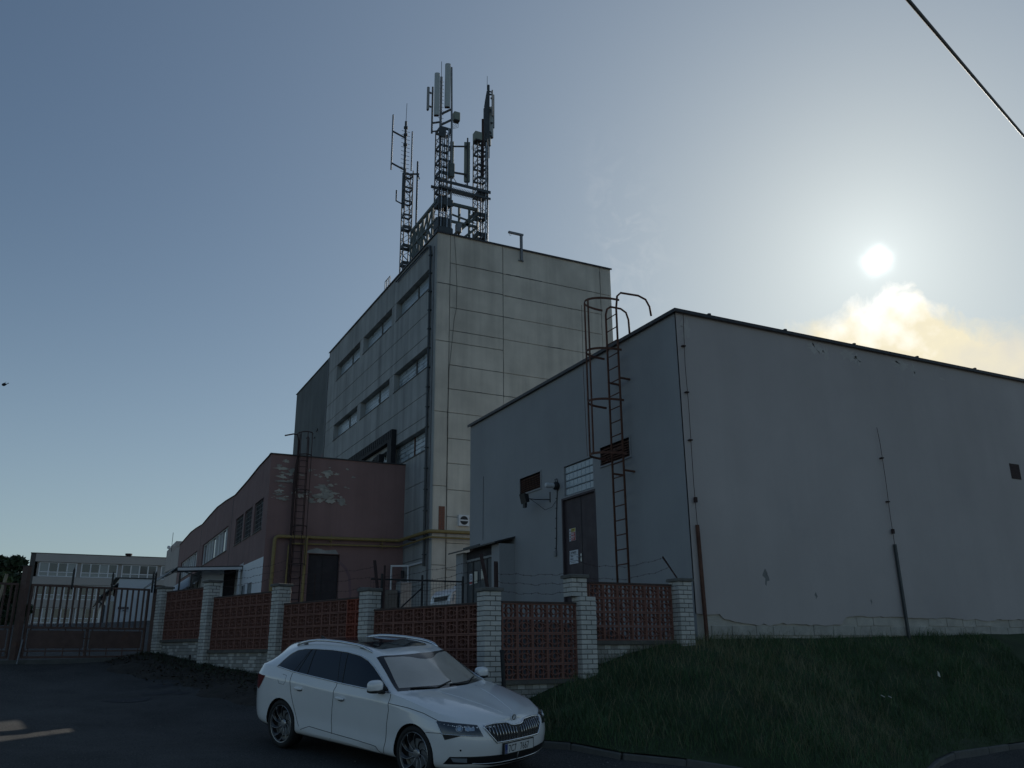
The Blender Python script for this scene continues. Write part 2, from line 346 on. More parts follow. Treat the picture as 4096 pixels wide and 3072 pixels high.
def sheet(xs, ys, fz, name, matl, kind='structure'):
    X, Y = np.meshgrid(xs, ys, indexing='ij'); Z = fz(X, Y); nx, ny = X.shape
    V = np.stack([X, Y, Z], -1).reshape(-1, 3)
    i = np.arange((nx-1)*(ny-1)); a = (i//(ny-1))*ny+i % (ny-1)
    F = np.stack([a, a+ny, a+ny+1, a+1], -1)
    me = bpy.data.meshes.new(name); me.from_pydata(V.tolist(), [], F.tolist()); me.update()
    return tag(link(name, me, matl, None, True), kind=kind)
ax = lambda pts: np.concatenate([np.arange(a, b, st) for a, b, st in pts]+[[pts[-1][1]]])
sheet(ax([(-2000,-200,300),(-200,-60,35),(-60,-12,6),(-12,24,.35),(24,60,4),(60,200,35),(200,2000,300)]), ax([(-1500,-150,270),(-150,-20,26),(-20,6,3),(6,30,.35),(30,80,3),(80,200,20),(200,2000,300)]), ground_z, 'ground', M('asphalt'))

# grassy bank in front of the utility building: heights at the foot (kerb) and at the wall
KERB = [(5.95,11.95),(6.22,11.55),(6.59,11.27),(7.07,10.72),(7.94,10.46),(8.6,10.0),(9.3,9.55),(10.3,9.3),(11.5,9.55),(12.5,10.1),(13.3,10.42),(14.5,10.66),(16.0,10.96),(18.5,11.3),(22,11.6)]
kx = np.array([p[0] for p in KERB]); ky = np.array([p[1] for p in KERB])
def kerb_y(x): return np.interp(x, kx, ky)
BT = [(5.9,.72),(6.3,.82),(6.69,.95),(7.12,1.10),(7.5,1.21),(7.82,1.32),(8.25,1.45),(8.69,1.58),(9.53,1.74),(10.6,1.84),(13.25,1.86),(15.9,1.91),(19.7,2.0),(22,2.0)]
bx = np.array([p[0] for p in BT]); bz = np.array([p[1] for p in BT])
def bank_z(x, t):
    # t: 0 at the kerb, 1 at the wall; convex, lumpy slope
    yk = kerb_y(x); yt = np.where(x < 10.2, 12.85, 13.2); y = yk+(yt-yk)*t
    z0 = ground_z(x, yk)+.09; z1 = np.interp(x, bx, bz)
    prof = t*(1.35-.35*t)
    lump = .05*np.sin(x*2.1+y*1.3)*np.sin(x*.9-y*2.4)+.03*np.sin(x*5.3+y*4.1)
    return y, z0+(z1-z0)*prof+lump*np.sin(np.pi*np.clip(t, 0, 1))
def make_bank():
    xs = np.arange(5.95, 22.01, .16); ts = np.linspace(0, 1, 26); X, T = np.meshgrid(xs, ts, indexing='ij'); Y, Z = bank_z(X, T)
    V = np.stack([X, Y, Z], -1).reshape(-1, 3); nx, ny = X.shape
    i = np.arange((nx-1)*(ny-1)); a = (i//(ny-1))*ny+i % (ny-1); F = np.stack([a, a+ny, a+ny+1, a+1], -1)
    me = bpy.data.meshes.new('grass_bank'); me.from_pydata(V.tolist(), [], F.tolist()); me.update()
    tag(link('grass_bank', me, M('turf'), None, True), kind='structure')
make_bank()
def blades(name, X, Y, Z, H, Wd, lean, matl, parent=None, seed=3):
    rng = np.random.default_rng(seed); n = len(X); an = rng.uniform(0, 2*np.pi, n); dx = np.cos(an); dy = np.sin(an)
    la = rng.uniform(0, 2*np.pi, n); lx = np.cos(la)*lean*H; ly = np.sin(la)*lean*H
    b = np.stack([X, Y, Z], -1); w = np.stack([dx*Wd/2, dy*Wd/2, 0*dx], -1)
    mid = b+np.stack([lx*.35, ly*.35, H*.58], -1); tip = b+np.stack([lx, ly, H*(1-.25*lean)], -1)
    V = np.stack([b-w, b+w, mid+w*.7, mid-w*.7, tip], 1).reshape(-1, 3)
    o = np.arange(n)*5
    loops = np.concatenate([np.stack([o, o+1, o+2, o+3], -1), ], 1)
    tri = np.stack([o+3, o+2, o+4], -1)
    me = bpy.data.meshes.new(name); me.vertices.add(len(V)); me.vertices.foreach_set('co', V.ravel().astype(np.float32))
    li = np.concatenate([loops.ravel(), tri.ravel()]).astype(np.int32); me.loops.add(len(li)); me.loops.foreach_set('vertex_index', li)
    me.polygons.add(2*n); st = np.concatenate([np.arange(n)*4, 4*n+np.arange(n)*3]).astype(np.int32); me.polygons.foreach_set('loop_start', st)
    try: me.polygons.foreach_set('loop_total', np.concatenate([np.full(n, 4), np.full(n, 3)]).astype(np.int32))
    except Exception: pass
    me.update(calc_edges=True); me.validate()
    return link(name, me, matl, parent)
def make_grass():
    rng = np.random.default_rng(11)
    n = 62000; X = rng.uniform(5.98, 18.5, n); T = rng.uniform(0, 1, n)
    cl = np.sin(X*1.7+T*5)*np.sin(X*.6-T*9)+np.sin(X*4.3)*np.cos(T*21)
    Y, Z = bank_z(X, T); H = np.clip(rng.gamma(3.2, .034, n)*(1+.45*cl)*(1-.35*T), .03, .34)
    H = np.where(T < .05, H*.6, H)
    tag(blades('grass', X, Y, Z-.01, H, rng.uniform(.005, .011, n), rng.uniform(.15, .95, n), M('blade')), 'long uncut green grass covering the bank below the grey wall', 'grass', kind='stuff')
    n = 5200; X = np.concatenate([rng.normal(10.4, 1.2, n//2), rng.uniform(6.2, 18, n-n//2)]); T = rng.uniform(.05, 1, n); X = np.clip(X, 6, 18.4)
    Y, Z = bank_z(X, T); tag(blades('dry_grass', X, Y, Z-.01, rng.uniform(.15, .38, n), rng.uniform(.003, .006, n), rng.uniform(.3, 1.0, n), M('blade_dry'), seed=5), 'thin dry straw coloured stalks among the bank grass', 'grass', kind='stuff')
make_grass()
# kerb stones along the foot of the bank
def make_kerb():
    pts = [Vector((x, y, 0)) for x, y in KERB[1:]]
    seg = []; 
    for a, b in zip(pts, pts[1:]):
        n = max(1, round((b-a).length/1.0))
        for k in range(n): seg.append((a+(b-a)*(k/n), a+(b-a)*((k+1)/n)))
    root = empty('kerb', (7, 10.7, 0)); root['kind'] = 'structure'
    for i, (a, b) in enumerate(seg):
        t = (b-a).normalized(); L_ = (b-a).length-.012; c = (a+b)/2
        mb = MB().bbox(-L_/2, L_/2, -.06, .06, -.25, .0, .014)
        o = mb.build('kerb_stone', M('kerb'), root, local=True); za, zb = gz(a.x, a.y), gz(b.x, b.y)
        o.location = Vector((c.x, c.y, (za+zb)/2+.085+random.uniform(-.012, .012)))-wloc(root)
        o.rotation_euler = (random.uniform(-.05, .05), -math.atan2(zb-za, L_), math.atan2(t.y, t.x)+random.uniform(-.015, .015))
make_kerb()
# strip of soil and dead leaves along the foot of the long fence
FA = Vector((6.04, 13.15, 0)); FD = Vector((-.3147, .9492, 0)).normalized(); FN = Vector((-FD.y, FD.x, 0))   # FN points to the street
FBASE = lambda s: float(np.interp(s, [0, 2, 4.5, 6.76, 7.87, 8.9, 9.83, 10.81, 11.87, 12.6], [.62, .82, 1.0, 1.19, 1.28, 1.36, 1.46, 1.54, 1.66, 1.68]))
def make_strip():
    V = []; n = 64; m_ = 12
    for i in range(n+1):
        s = -0.3+13.0*i/n; wd = 1.25+.25*math.sin(s*1.3)+.12*math.sin(s*4.1)
        for j in range(m_+1):
            t = j/m_; p = FA+FD*s+FN*(.05+wd*t); g = gz(p.x, p.y)+.006; zt = FBASE(s)+.02
            z = max(g, zt+(g-zt)*min(1, t*1.05)**.8) if t < .97 else g-.02
            V.append((p.x, p.y, z+.018*math.sin(s*9+t*7)*math.sin(s*5-t*13)*(1-t)))
    F = [(i*(m_+1)+j, i*(m_+1)+j+1, (i+1)*(m_+1)+j+1, (i+1)*(m_+1)+j) for i in range(n) for j in range(m_)]
    me = bpy.data.meshes.new('soil_strip'); me.from_pydata(V, [], F); me.update(); tag(link('soil_strip', me, M('soil'), None, True), kind='structure')
    rng = np.random.default_rng(4); k = 2600; S = rng.uniform(0, 12.6, k); T = rng.beta(1.1, 1.8, k)*1.15
    vs = []; fs = []
    for s, t in zip(S, T):
        p = FA+FD*s+FN*(.05+1.2*t); g = gz(p.x, p.y); zt = FBASE(s)+.02; z = max(g, zt+(g-zt)*min(1, t))+.012
        a = rng.uniform(0, 6.28); r = rng.uniform(.018, .045); u = Vector((math.cos(a), math.sin(a), rng.uniform(-.5, .5)))*r; v = Vector((-math.sin(a), math.cos(a), rng.uniform(-.3, .6)))*r*.7
        c = Vector((p.x, p.y, z)); b = len(vs); vs += [tuple(c-u), tuple(c+v), tuple(c+u), tuple(c-v+Vector((0, 0, .012)))]; fs.append((b, b+1, b+2, b+3))
    me = bpy.data.meshes.new('dead_leaves'); me.from_pydata(vs, [], fs); tag(link('dead_leaves', me, M('litter_leaf')), 'scattered brown dead leaves and debris along the foot of the long fence', 'leaves', kind='stuff')
    k = 2600; S = rng.uniform(.2, 12.4, k); T = rng.beta(1.0, 3.5, k); P = [FA+FD*s+FN*(.06+1.1*t) for s, t in zip(S, T)]
    X = np.array([p.x for p in P]); Y = np.array([p.y for p in P]); Z = np.array([max(gz(p.x, p.y), FBASE(s)+(gz(p.x, p.y)-FBASE(s))*t) for p, s, t in zip(P, S, T)])
    tag(blades('weeds', X, Y, Z, rng.uniform(.03, .14, k), rng.uniform(.006, .014, k), rng.uniform(.3, 1, k), M('weed'), seed=8), 'low weeds sprouting along the foot of the long fence', 'weeds', kind='stuff')
make_strip()
# dark repair patches in the asphalt
def make_patches():
    for i, (x, y, rx, ry, rot, lab) in enumerate([(1.28,18.9,.42,.27,.1,'largest dark round repair patch in the yard asphalt'),(1.92,19.75,.36,.26,.2,'middle dark round repair patch in the yard asphalt, behind the largest'),(2.0,20.75,.28,.22,.0,'smallest and farthest dark repair patch in the yard asphalt'),(2.3,19.4,.16,.12,.3,'small dark stain of asphalt nearest the white car')]):
        V = [(x, y, gz(x, y)+.008)]; n = 22
        for k in range(n):
            a = 2*math.pi*k/n; r = 1+.10*math.sin(3*a+i)+.06*math.sin(7*a+2*i); px = x+rx*r*math.cos(a+rot); py = y+ry*r*math.sin(a+rot); V.append((px, py, gz(px, py)+.006))
        me = bpy.data.meshes.new('asphalt_patch'); me.from_pydata(V, [], [(0, 1+k, 1+(k+1) % n) for k in range(n)]); o = link('asphalt_patch', me, M('asphalt_patch')); tag(o, lab, 'patch', 'asphalt repair patches')
make_patches()

# ------------------------------------------------------------------ wall helper
def holes_wall(mb, fn, u0, u1, v0, v1, holes, depth):
    # fn(u, v, d) -> 3-D point, d = depth behind the face; holes (ua, ub, va, vb)
    us = sorted({u0, u1, *[h[0] for h in holes], *[h[1] for h in holes]}); vs_ = sorted({v0, v1, *[h[2] for h in holes], *[h[3] for h in holes]})
    for a, b in zip(us, us[1:]):
        for c, d in zip(vs_, vs_[1:]):
            mu, mv = (a+b)/2, (c+d)/2
            if any(h[0] < mu < h[1] and h[2] < mv < h[3] for h in holes): continue
            mb.add([fn(a, c, 0), fn(b, c, 0), fn(b, d, 0), fn(a, d, 0)], [(0, 1, 2, 3)])
    for (a, b, c, d) in holes:
        for p, q in (((a, c), (b, c)), ((b, c), (b, d)), ((b, d), (a, d)), ((a, d), (a, c))):
            mb.add([fn(*p, 0), fn(*q, 0), fn(*q, depth), fn(*p, depth)], [(0, 1, 2, 3)])
    return mb
def text_obj(name, body, size, matl, parent, mw, align='LEFT', ext=.0005):
    cu = bpy.data.curves.new(name, 'FONT'); cu.body = body; cu.size = size; cu.align_x = align; cu.extrude = ext; cu.resolution_u = 2
    t = bpy.data.objects.new(name+'_tmp', cu); COL.objects.link(t); bpy.context.view_layer.update()
    me = bpy.data.meshes.new_from_object(t); bpy.data.objects.remove(t); me.materials.clear()
    return me

def make_grit():
    rng = np.random.default_rng(31); vs = []; fs = []
    for k in range(700):
        x = rng.uniform(-1.5, 9); y = rng.uniform(9.8, 24) if x < 5 else rng.uniform(9.6, 11.2); r = abs(rng.normal(.004, .004))+.003; z = gz(x, y); b = len(vs); a = rng.uniform(0, 6.28)
        for i in range(4): vs.append((x+r*math.cos(a+i*1.57)*rng.uniform(.7, 1.3), y+r*math.sin(a+i*1.57)*rng.uniform(.7, 1.3), z+.002))
        vs.append((x, y, z+r*1.1)); fs += [(b, b+1, b+4), (b+1, b+2, b+4), (b+2, b+3, b+4), (b+3, b, b+4)]
    me = bpy.data.meshes.new('grit'); me.from_pydata(vs, [], fs); tag(link('grit', me, M('grit')), 'pale grit and small stones scattered on the asphalt', 'grit', kind='stuff')
make_grit()
# ------------------------------------------------------------------ grey utility building (right)
XA, YA, YB2, ZT = 10.4, 13.1, 23.4, 8.27
def glass_blocks(parent, fn, u0, u1, v0, v1, nu, nv, thick, limit=True, bad=()):
    # fn(u, v, d): d depth behind the facade; single blocks share one mesh per size
    du, dv = (u1-u0)/nu, (v1-v0)/nv; g = .006
    outs = []
    for i in range(nu):
        for j in range(nv):
            if (i, j) in bad: continue
            outs.append((u0+i*du+g, u0+(i+1)*du-g, v0+j*dv+g, v0+(j+1)*dv-g))
    return outs, du, dv
def block_mesh(du, dv, thick, axis):
    # cushion shaped glass block centred on 0, face towards -axis
    w, h = du/2-.006, dv/2-.006; e = .014
    p = lambda a, b, d: (d, a, b) if axis == 'x' else (a, d, b)
    vs = [p(-w, -h, .02), p(w, -h, .02), p(w, h, .02), p(-w, h, .02), p(-w+e, -h+e, 0), p(w-e, -h+e, 0), p(w-e, h-e, 0), p(-w+e, h-e, 0), p(-w, -h, thick), p(w, -h, thick), p(w, h, thick), p(-w, h, thick)]
    mb = MB().add(vs, [(4, 5, 6, 7), (0, 1, 5, 4), (1, 2, 6, 5), (2, 3, 7, 6), (3, 0, 4, 7), (0, 8, 9, 1), (1, 9, 10, 2), (2, 10, 11, 3), (3, 11, 8, 0), (8, 11, 10, 9)])
    return mb.mesh('glass_block')
def place(name, me, matl, loc, parent, rotz=0):
    o = bpy.data.objects.new(name, me); COL.objects.link(o)
    if len(me.materials) == 0: me.materials.append(matl)
    o.parent = parent; o.location = Vector(loc)-wloc(parent)
    if rotz: o.rotation_euler = (0, 0, rotz)
    return o
AN = empty('utility_building', (XA, YA, 1.9), label='grey plastered windowless building with a rusty caged ladder on its side', cat='building')
def fL(u, v, d): return (XA+d, u, v)
def fF(u, v, d): return (u, YA+d, v)
V1 = (18.96, 20.11, 5.61, 6.03); V2 = (14.95, 16.12, 5.61, 6.03); GB = (16.47, 17.80, 5.19, 5.92); DR = (16.41, 17.95, 2.7, 5.155)
mb = MB(); holes_wall(mb, fL, YA+.002, YB2, 1.0, ZT, [V1, V2, GB, DR], .16); mb.build('wall', M('plaster_grey'), AN)
# front coat of plaster: its bottom edge has broken away in a ragged line above the bare plinth
rag = [(10.40,2.27),(10.59,2.25),(10.95,2.26),(11.0,2.20),(11.06,2.17),(11.3,2.13),(11.5,2.10),(11.75,2.085),(11.89,2.05),(12.0,2.09),(12.15,2.055),(12.35,2.10),(12.49,2.115),(12.6,2.08),(12.9,2.10),(13.2,2.085),(13.41,2.10),(13.7,2.07),(13.86,2.105),(14.05,2.095),(14.12,2.16),(14.2,2.25),(14.6,2.262),(15.1,2.25),(15.5,2.27),(15.91,2.26),(16.4,2.235),(16.89,2.24),(17.4,2.255),(17.9,2.225),(18.2,2.245),(18.6,2.20),(19.04,2.24),(19.6,2.235),(20.2,2.25),(21,2.22),(22.3,2.24),(24,2.22),(26,2.25),(29,2.24),(32,2.25)]
fin = []
for (a, za), (b, zb) in zip(rag, rag[1:]):
    n = max(1, int((b-a)/.09))
    for k in range(n): t = k/n; fin.append((a+(b-a)*t, za+(zb-za)*t+(random.uniform(-.014, .014) if 10.6 < a < 20 else 0)))
fin.append(rag[-1])
poly = [(XA, ZT)]+fin+[(32, ZT)]
mb = MB(); n_ = len(poly); mb.add([fF(x, z, 0) for x, z in poly]+[fF(x, z, .035) for x, z in poly], [tuple(range(n_))]+[(k, (k+1) % n_, n_+(k+1) % n_, n_+k) for k in range(n_)]); mb.build('plaster_coat', M('plaster_front_hazed'), AN)
mb = MB().box(XA+.004, 32, YA+.036, YA+.3, .2, 2.6); pl = mb.build('plinth', M('plinth_concrete'), AN)
x = 10.75
while x < 20.5:      # bare blocks showing below the plaster edge
    w_ = random.uniform(.42, .62); h_ = random.uniform(.17, .2)
    MB().bbox(x, x+w_-.012, YA+.014, YA+.05, 1.88, 1.88+h_, .006).build('plinth_stone', M('plinth_block'), pl)
    if x > 13.9 and random.random() < .8: MB().bbox(x+.1, x+w_+.08, YA+.018, YA+.05, 1.89+h_, 2.06+h_, .006).build('plinth_stone', M('plinth_concrete'), pl)
    x += w_
mb = MB().add([(XA, YB2, 1), (32, YB2, 1), (32, YB2, ZT), (XA, YB2, ZT)], [(0, 1, 2, 3)]).add([(32, YA, 1), (32, YB2, 1), (32, YB2, ZT), (32, YA, ZT)], [(0, 1, 2, 3)]); mb.build('rear_wall', M('plaster_grey'), AN)
mb = MB().box(XA+.02, 31.98, YA+.04, YB2-.02, ZT-.25, ZT-.02); mb.build('roof', M('flashing'), AN)
mb = MB().box(XA-.07, XA+.25, YA-.075, YB2+.07, ZT, ZT+.035).box(XA-.075, XA-.055, YA-.08, YB2+.07, ZT-.035, ZT+.04); mb.build('roof_edge', M('flashing'), AN)
mb = MB().box(XA+.252, 32, YA-.075, YA+.25, ZT, ZT+.035).box(XA-.055, 32, YA-.08, YA-.06, ZT-.03, ZT+.04); mb.build('roof_edge', M('flashing'), AN)
for k in range(9): MB().box(11.2+k*2.1, 11.26+k*2.1, YA-.09, YA+.05, ZT+.035, ZT+.07).build('roof_clip', M('flashing'), AN)
for (a, b, c, d) in (V1, V2):
    v = MB().box(XA-.022, XA+.06, a-.035, a, c-.035, d+.035).box(XA-.022, XA+.06, b, b+.035, c-.035, d+.035).box(XA-.022, XA+.06, a, b, d, d+.035).box(XA-.03, XA+.06, a, b, c-.035, c).build('vent', M('plaster_grey'), AN)
    MB().box(XA+.13, XA+.15, a, b, c, d).build('vent_back', M('black'), v)
    for k in range(7):
        z = c+.03+k*(d-c-.03)/7
        MB().add([(XA-.005, a, z-.028), (XA-.005, b, z-.028), (XA+.07, b, z+.030), (XA+.07, a, z+.030), (XA-.005, a, z-.018), (XA-.005, b, z-.018), (XA+.07, b, z+.040), (XA+.07, a, z+.040)], [(0, 1, 2, 3), (7, 6, 5, 4), (0, 4, 5, 1), (2, 6, 7, 3), (1, 5, 6, 2), (0, 3, 7, 4)]).build('slat', M('rust'), v)
a, b, c, d = GB
gw = MB().box(XA+.08, XA+.14, a, b, c, d).build('window', M('mortar'), AN)
outs, du, dv = glass_blocks(AN, fL, a+.01, b-.01, c+.01, d-.01, 7, 4, .06); bmesh_a = block_mesh(du, dv, .05, 'x'); bmesh_a.materials.append(M('glass_block'))
for (p, q, r_, s_) in outs: place('glass_block', bmesh_a, M('glass_block'), (XA+.035, (p+q)/2, (r_+s_)/2), gw)
a, b, c, d = DR
dr = MB().box(XA+.055, XA+.10, a+.05, b-.05, c, d-.05).build('door', M('door_brown'), AN)
MB().box(XA-.004, XA+.12, a, a+.05, c, d).box(XA-.004, XA+.12, b-.05, b, c, d).box(XA-.004, XA+.12, a+.05, b-.05, d-.05, d).build('door_frame', M('door_brown'), dr)
MB().box(XA+.048, XA+.056, 17.13, 17.15, 3.3, 5.1).build('door_gap', M('black'), dr)
MB().tube([(XA+.055, 17.20, 3.71), (XA+.0, 17.20, 3.71), (XA+.0, 17.31, 3.715)], .012, 6).box(XA+.045, XA+.055, 17.17, 17.22, 3.6, 3.78).build('door_handle', M('galv'), dr)
# small rusty grating and rust runs on the front
MB().box(20.4, 20.76, YA-.012, YA+.02, 5.60, 5.98).build('vent', M('rust_dark'), AN)
for (x, z, w_, h_) in ((12.17, 2.98, .13, .20), (13.44, 2.65, .06, .09), (14.98, 2.56, .04, .08)):
    n = 11; V = [(x, z)]+[(x+w_*(.6+.4*math.sin(k*2.3+z))*math.cos(6.283*k/n)*.8, z+h_*math.sin(6.283*k/n)*(.7+.3*math.cos(k*1.7))) for k in range(n)]
    MB().add([fF(p[0], p[1], -.002) for p in V], [(0, 1+k, 1+(k+1) % n) for k in range(n)]).build('plaster_scar', M('core'), AN)
for i, (x, z, w_, h_) in enumerate(((14.25, 8.06, .28, .16), (14.55, 7.98, .12, .2), (15.25, 8.05, .3, .17), (15.55, 7.98, .14, .18), (17.0, 8.06, .35, .15), (17.4, 7.98, .12, .17), (18.4, 7.9, .12, .05), (10.62, 7.93, .16, .28))):
    n = 17; V = [(x, z)]+[(x+w_*(.75+.35*math.sin(k*2.9+i))*math.cos(6.283*k/n), min(ZT-.07, z+h_*math.sin(6.283*k/n)*(.7+.4*math.cos(k*2.1+i)))) for k in range(n)]
    MB().add([fF(p[0], p[1], -.002) for p in V], [(0, 1+k, 1+(k+1) % n) for k in range(n)]).build('plaster_scar', M('scar'), AN)
def conductor(x, ztop, zj, zp, zb, lab, wire0):
    r = empty('lightning_conductor', (x, YA-.05, zb), label=lab, cat='conductor', group='lightning conductors on the grey front wall')
    MB().tube([(wire0, YA-.05, ztop), (x-.02, YA-.055, (ztop+zj)/2+.8), (x, YA-.05, (ztop+zj)/2), (x-.015, YA-.05, zj+.3), (x, YA-.05, zp)], .006, 6).build('wire', M('rust_dark'), r)
    z = ztop-.7
    while z > zj+.2: MB().box(x-.045, x+.03, YA-.065, YA+.01, z-.012, z+.012).build('clamp', M('rust_dark'), r); z -= .98
    MB().box(x-.03, x+.03, YA-.075, YA-.03, zj-.05, zj+.05).build('test_joint', M('rust_dark'), r)
    MB().bar((x, YA-.05, zp), (x+.04, YA-.05, zb-.3), .055, .05, (0, 1, 0)).build('cover_rail', M('rust' if wire0 > 10.5 and wire0 < 11 else 'steel_dark'), r)
conductor(10.53, 8.22, 4.38, 3.9, 1.82, 'thin wire with long rusty cover rail at the corner of the grey building', 10.56)
conductor(15.86, 6.39, 4.06, 3.78, 2.03, 'thin wire with dark cover rail in the middle of the grey front wall', 15.81)

# caged ladder on the side wall
def caged_ladder(name, label, P0, P1, out, z0, z1, hoops, rad, matl, rails, rung_z, cat='ladder', rr=.024, straps=(-60, 0, 60)):
    # P0, P1: feet of the two stiles; out: unit vector away from the wall
    P0, P1, out = Vector(P0), Vector(P1), Vector(out); r = empty(name, ((P0+P1)/2)[:2]+(z0,), label=label, cat=cat)
    up = Vector((0, 0, 1)); ax_ = (P1-P0).normalized(); c0 = (P0+P1)/2; half = (P1-P0).length/2
    for P, top in zip((P0, P1), rails): MB().tube([P+up*z0, P+up*z1]+[P+up*z1+Vector(q) for q in top], rr, 8).build('stile', matl, r, True)
    z = rung_z
    while z < z1: MB().tube([P0+up*z, P1+up*z], .013, 6).build('rung', matl, r, True); z += .305
    for hz in hoops:
        pts = []
        for k in range(25):
            a = math.pi*k/24; pts.append(c0+ax_*(-math.cos(a)*max(half, rad*.52))+out*(rad*(math.sin(a)**.85))*1.0+up*hz)
        mb = MB(); 
        for p, q in zip(pts, pts[1:]): mb.bar(p, q+(q-p)*.02, .008, .05)
        mb.build('hoop', matl, r)
    zl, zh = min(hoops), max(hoops)
    for a in straps:
        q = c0+ax_*(math.sin(R(a))*max(half, rad*.52))*.98+out*rad*(math.cos(R(a))**.85)*1.0
        MB().box(q.x-.014, q.x+.014, q.y-.014, q.y+.014, zl-.02, zh+.02).build('cage_strap', matl, r)
    return r
ld = caged_ladder('caged_ladder', 'tall rusty ladder with safety cage hoops on the grey building side wall', (10.15, 15.29, 0), (10.15, 14.86, 0), (-1, 0, 0), 2.2, 8.95, [5.6, 6.77, 7.92, 9.1], .66, M('rust'),
    ([(.04, 0, .14), (.14, 0, .22), (.42, 0, .22), (.56, 0, .15), (.62, 0, -.02), (.64, 0, -.62)], [(.04, 0, .30), (.14, 0, .40), (.62, 0, .42), (.82, 0, .36), (.92, 0, .2), (.95, 0, -.02)]), 3.33, straps=(-28, 12))
for y in (15.29, 14.86):
    for z in (7.32, 5.27): MB().bar((10.15, y, z), (XA+.01, y-.03, z-.02), .045, .035).build('wall_bracket', M('rust'), ld)
MB().tube([(9.52, 15.3, 9.08), (9.51, 15.31, 7.5), (9.53, 15.3, 5.6)], .005, 5).build('cage_strap', M('rust'), ld)

# lamps beside the door
lp = empty('wall_lamp', (XA, 18.12, 5.5), label='white glass bulkhead lamp on the grey side wall beside the door', cat='lamp')
def ring_x(mb, prof, cy, cz, n=18):
    vs = [(x, cy+r*math.cos(6.28318*k/n), cz+r*math.sin(6.28318*k/n)) for x, r in prof for k in range(n)]
    fs = [(i*n+k, i*n+(k+1) % n, (i+1)*n+(k+1) % n, (i+1)*n+k) for i in range(len(prof)-1) for k in range(n)]+[tuple(range(n)), tuple((len(prof)-1)*n+k for k in range(n))]
    return mb.add(vs, fs)
ring_x(MB(), [(XA, .085), (XA-.03, .10), (XA-.09, .10), (XA-.12, .075), (XA-.13, .07)], 18.10, 5.50).build('base', M('black'), lp, 40)
ring_x(MB(), [(XA-.12, .062), (XA-.31, .064), (XA-.345, .055), (XA-.36, .03)], 18.10, 5.50).build('glass', M('lamp_glass'), lp, 40)
MB().tube([(XA-.05, 18.13, 5.59), (XA-.06, 18.14, 5.67), (XA-.03, 18.10, 5.68), (XA-.02, 18.08, 5.58)], .012, 6).build('cable_gland', M('black'), lp)
fl = empty('floodlight', (XA, 18.5, 5.25), label='small black floodlight on an arm below the left vent', cat='lamp')
MB().add([(9.93, 19.0, 5.45), (9.93, 19.28, 5.45), (9.99, 19.28, 5.20), (9.99, 19.0, 5.20), (10.07, 19.03, 5.43), (10.07, 19.25, 5.43), (10.10, 19.25, 5.24), (10.10, 19.03, 5.24)], [(0, 1, 2, 3), (4, 5, 6, 7), (0, 1, 5, 4), (1, 2, 6, 5), (2, 3, 7, 6), (3, 0, 4, 7)]).build('housing', M('black'), fl)
MB().box(9.99, 10.05, 19.08, 19.2, 5.10, 5.22).build('driver_box', M('black'), fl)
MB().tube([(10.1, 19.1, 5.33), (10.2, 18.9, 5.28), (10.33, 18.55, 5.24), (XA, 18.5, 5.23)], .012, 6).box(XA-.015, XA, 18.485, 18.515, 5.16, 5.42).build('arm', M('black'), fl)
MB().tube([(10.1, 19.1, 5.35), (10.2, 18.9, 5.2), (10.3, 18.6, 4.98), (10.36, 18.35, 5.02), (XA-.012, 18.20, 5.15)], .006, 5).build('cable', M('black'), fl)
cb_ = empty('cable_run', (XA, 18.2, 3.9), label='black cable clipped down the grey wall from the lamp', cat='cable')
MB().tube([(XA-.014, 18.12, 5.42), (XA-.012, 18.19, 4.8), (XA-.014, 18.21, 4.3), (XA-.014, 18.25, 3.92)], .011, 6).build('cable', M('black'), cb_)
for k in range(6): MB().box(XA-.03, XA, 18.14+.02*k, 18.19+.02*k, 5.2-k*.24, 5.215-k*.24).build('clip', M('black'), cb_)
MB().bbox(XA-.05, XA, 18.22, 18.31, 3.82, 3.95, .008).build('junction_box', M('steel_grey'), cb_)
MB().tube([(XA-.006, 22.44, 6.53), (XA-.006, 22.46, 5.6), (XA-.006, 22.47, 4.69)], .006, 5).build('wall_cable', M('steel_dark')); tag(bpy.data.objects['wall_cable'], 'thin dark cable down the far end of the grey side wall', 'cable')
# signs on the door
def sign_text(root, body, size, y, z, matl, al='LEFT', sx=.8):
    me = text_obj('lettering', body, size, None, None, None, al); me.materials.append(M(matl))
    o = bpy.data.objects.new('lettering', me); COL.objects.link(o); o.parent = root
    o.matrix_local = Matrix.Translation(Vector((XA+.0385, y, z))-wloc(root)) @ Matrix(((0, 0, -1, 0), (-1, 0, 0, 0), (0, 1, 0, 0), (0, 0, 0, 1))) @ Matrix.Diagonal((sx, 1, 1, 1))
    return o
sg = empty('warning_sign', (XA+.04, 17.55, 4.12), label='small yellow and red warning plate on the brown door', cat='sign')
MB().box(XA+.043, XA+.054, 17.41, 17.70, 4.11, 4.40).build('plate', M('sign_white'), sg)
MB().box(XA+.0405, XA+.043, 17.415, 17.61, 4.315, 4.395).build('warning_field', M('sign_yellow'), sg)
MB().box(XA+.0405, XA+.043, 17.415, 17.61, 4.115, 4.305).build('prohibition_field', M('sign_red'), sg)
MB().add([(XA+.040, 17.68, 4.325), (XA+.040, 17.63, 4.325), (XA+.040, 17.655, 4.385)], [(0, 1, 2)]).build('pictogram', M('ink'), sg)
for z in (4.27, 4.21, 4.15):
    pts = [(XA+.040, 17.655+.017*math.cos(6.283*k/14), z+.017*math.sin(6.283*k/14)) for k in range(14)]; MB().tube(pts, .004, 4, True).build('pictogram', M('ink'), sg)
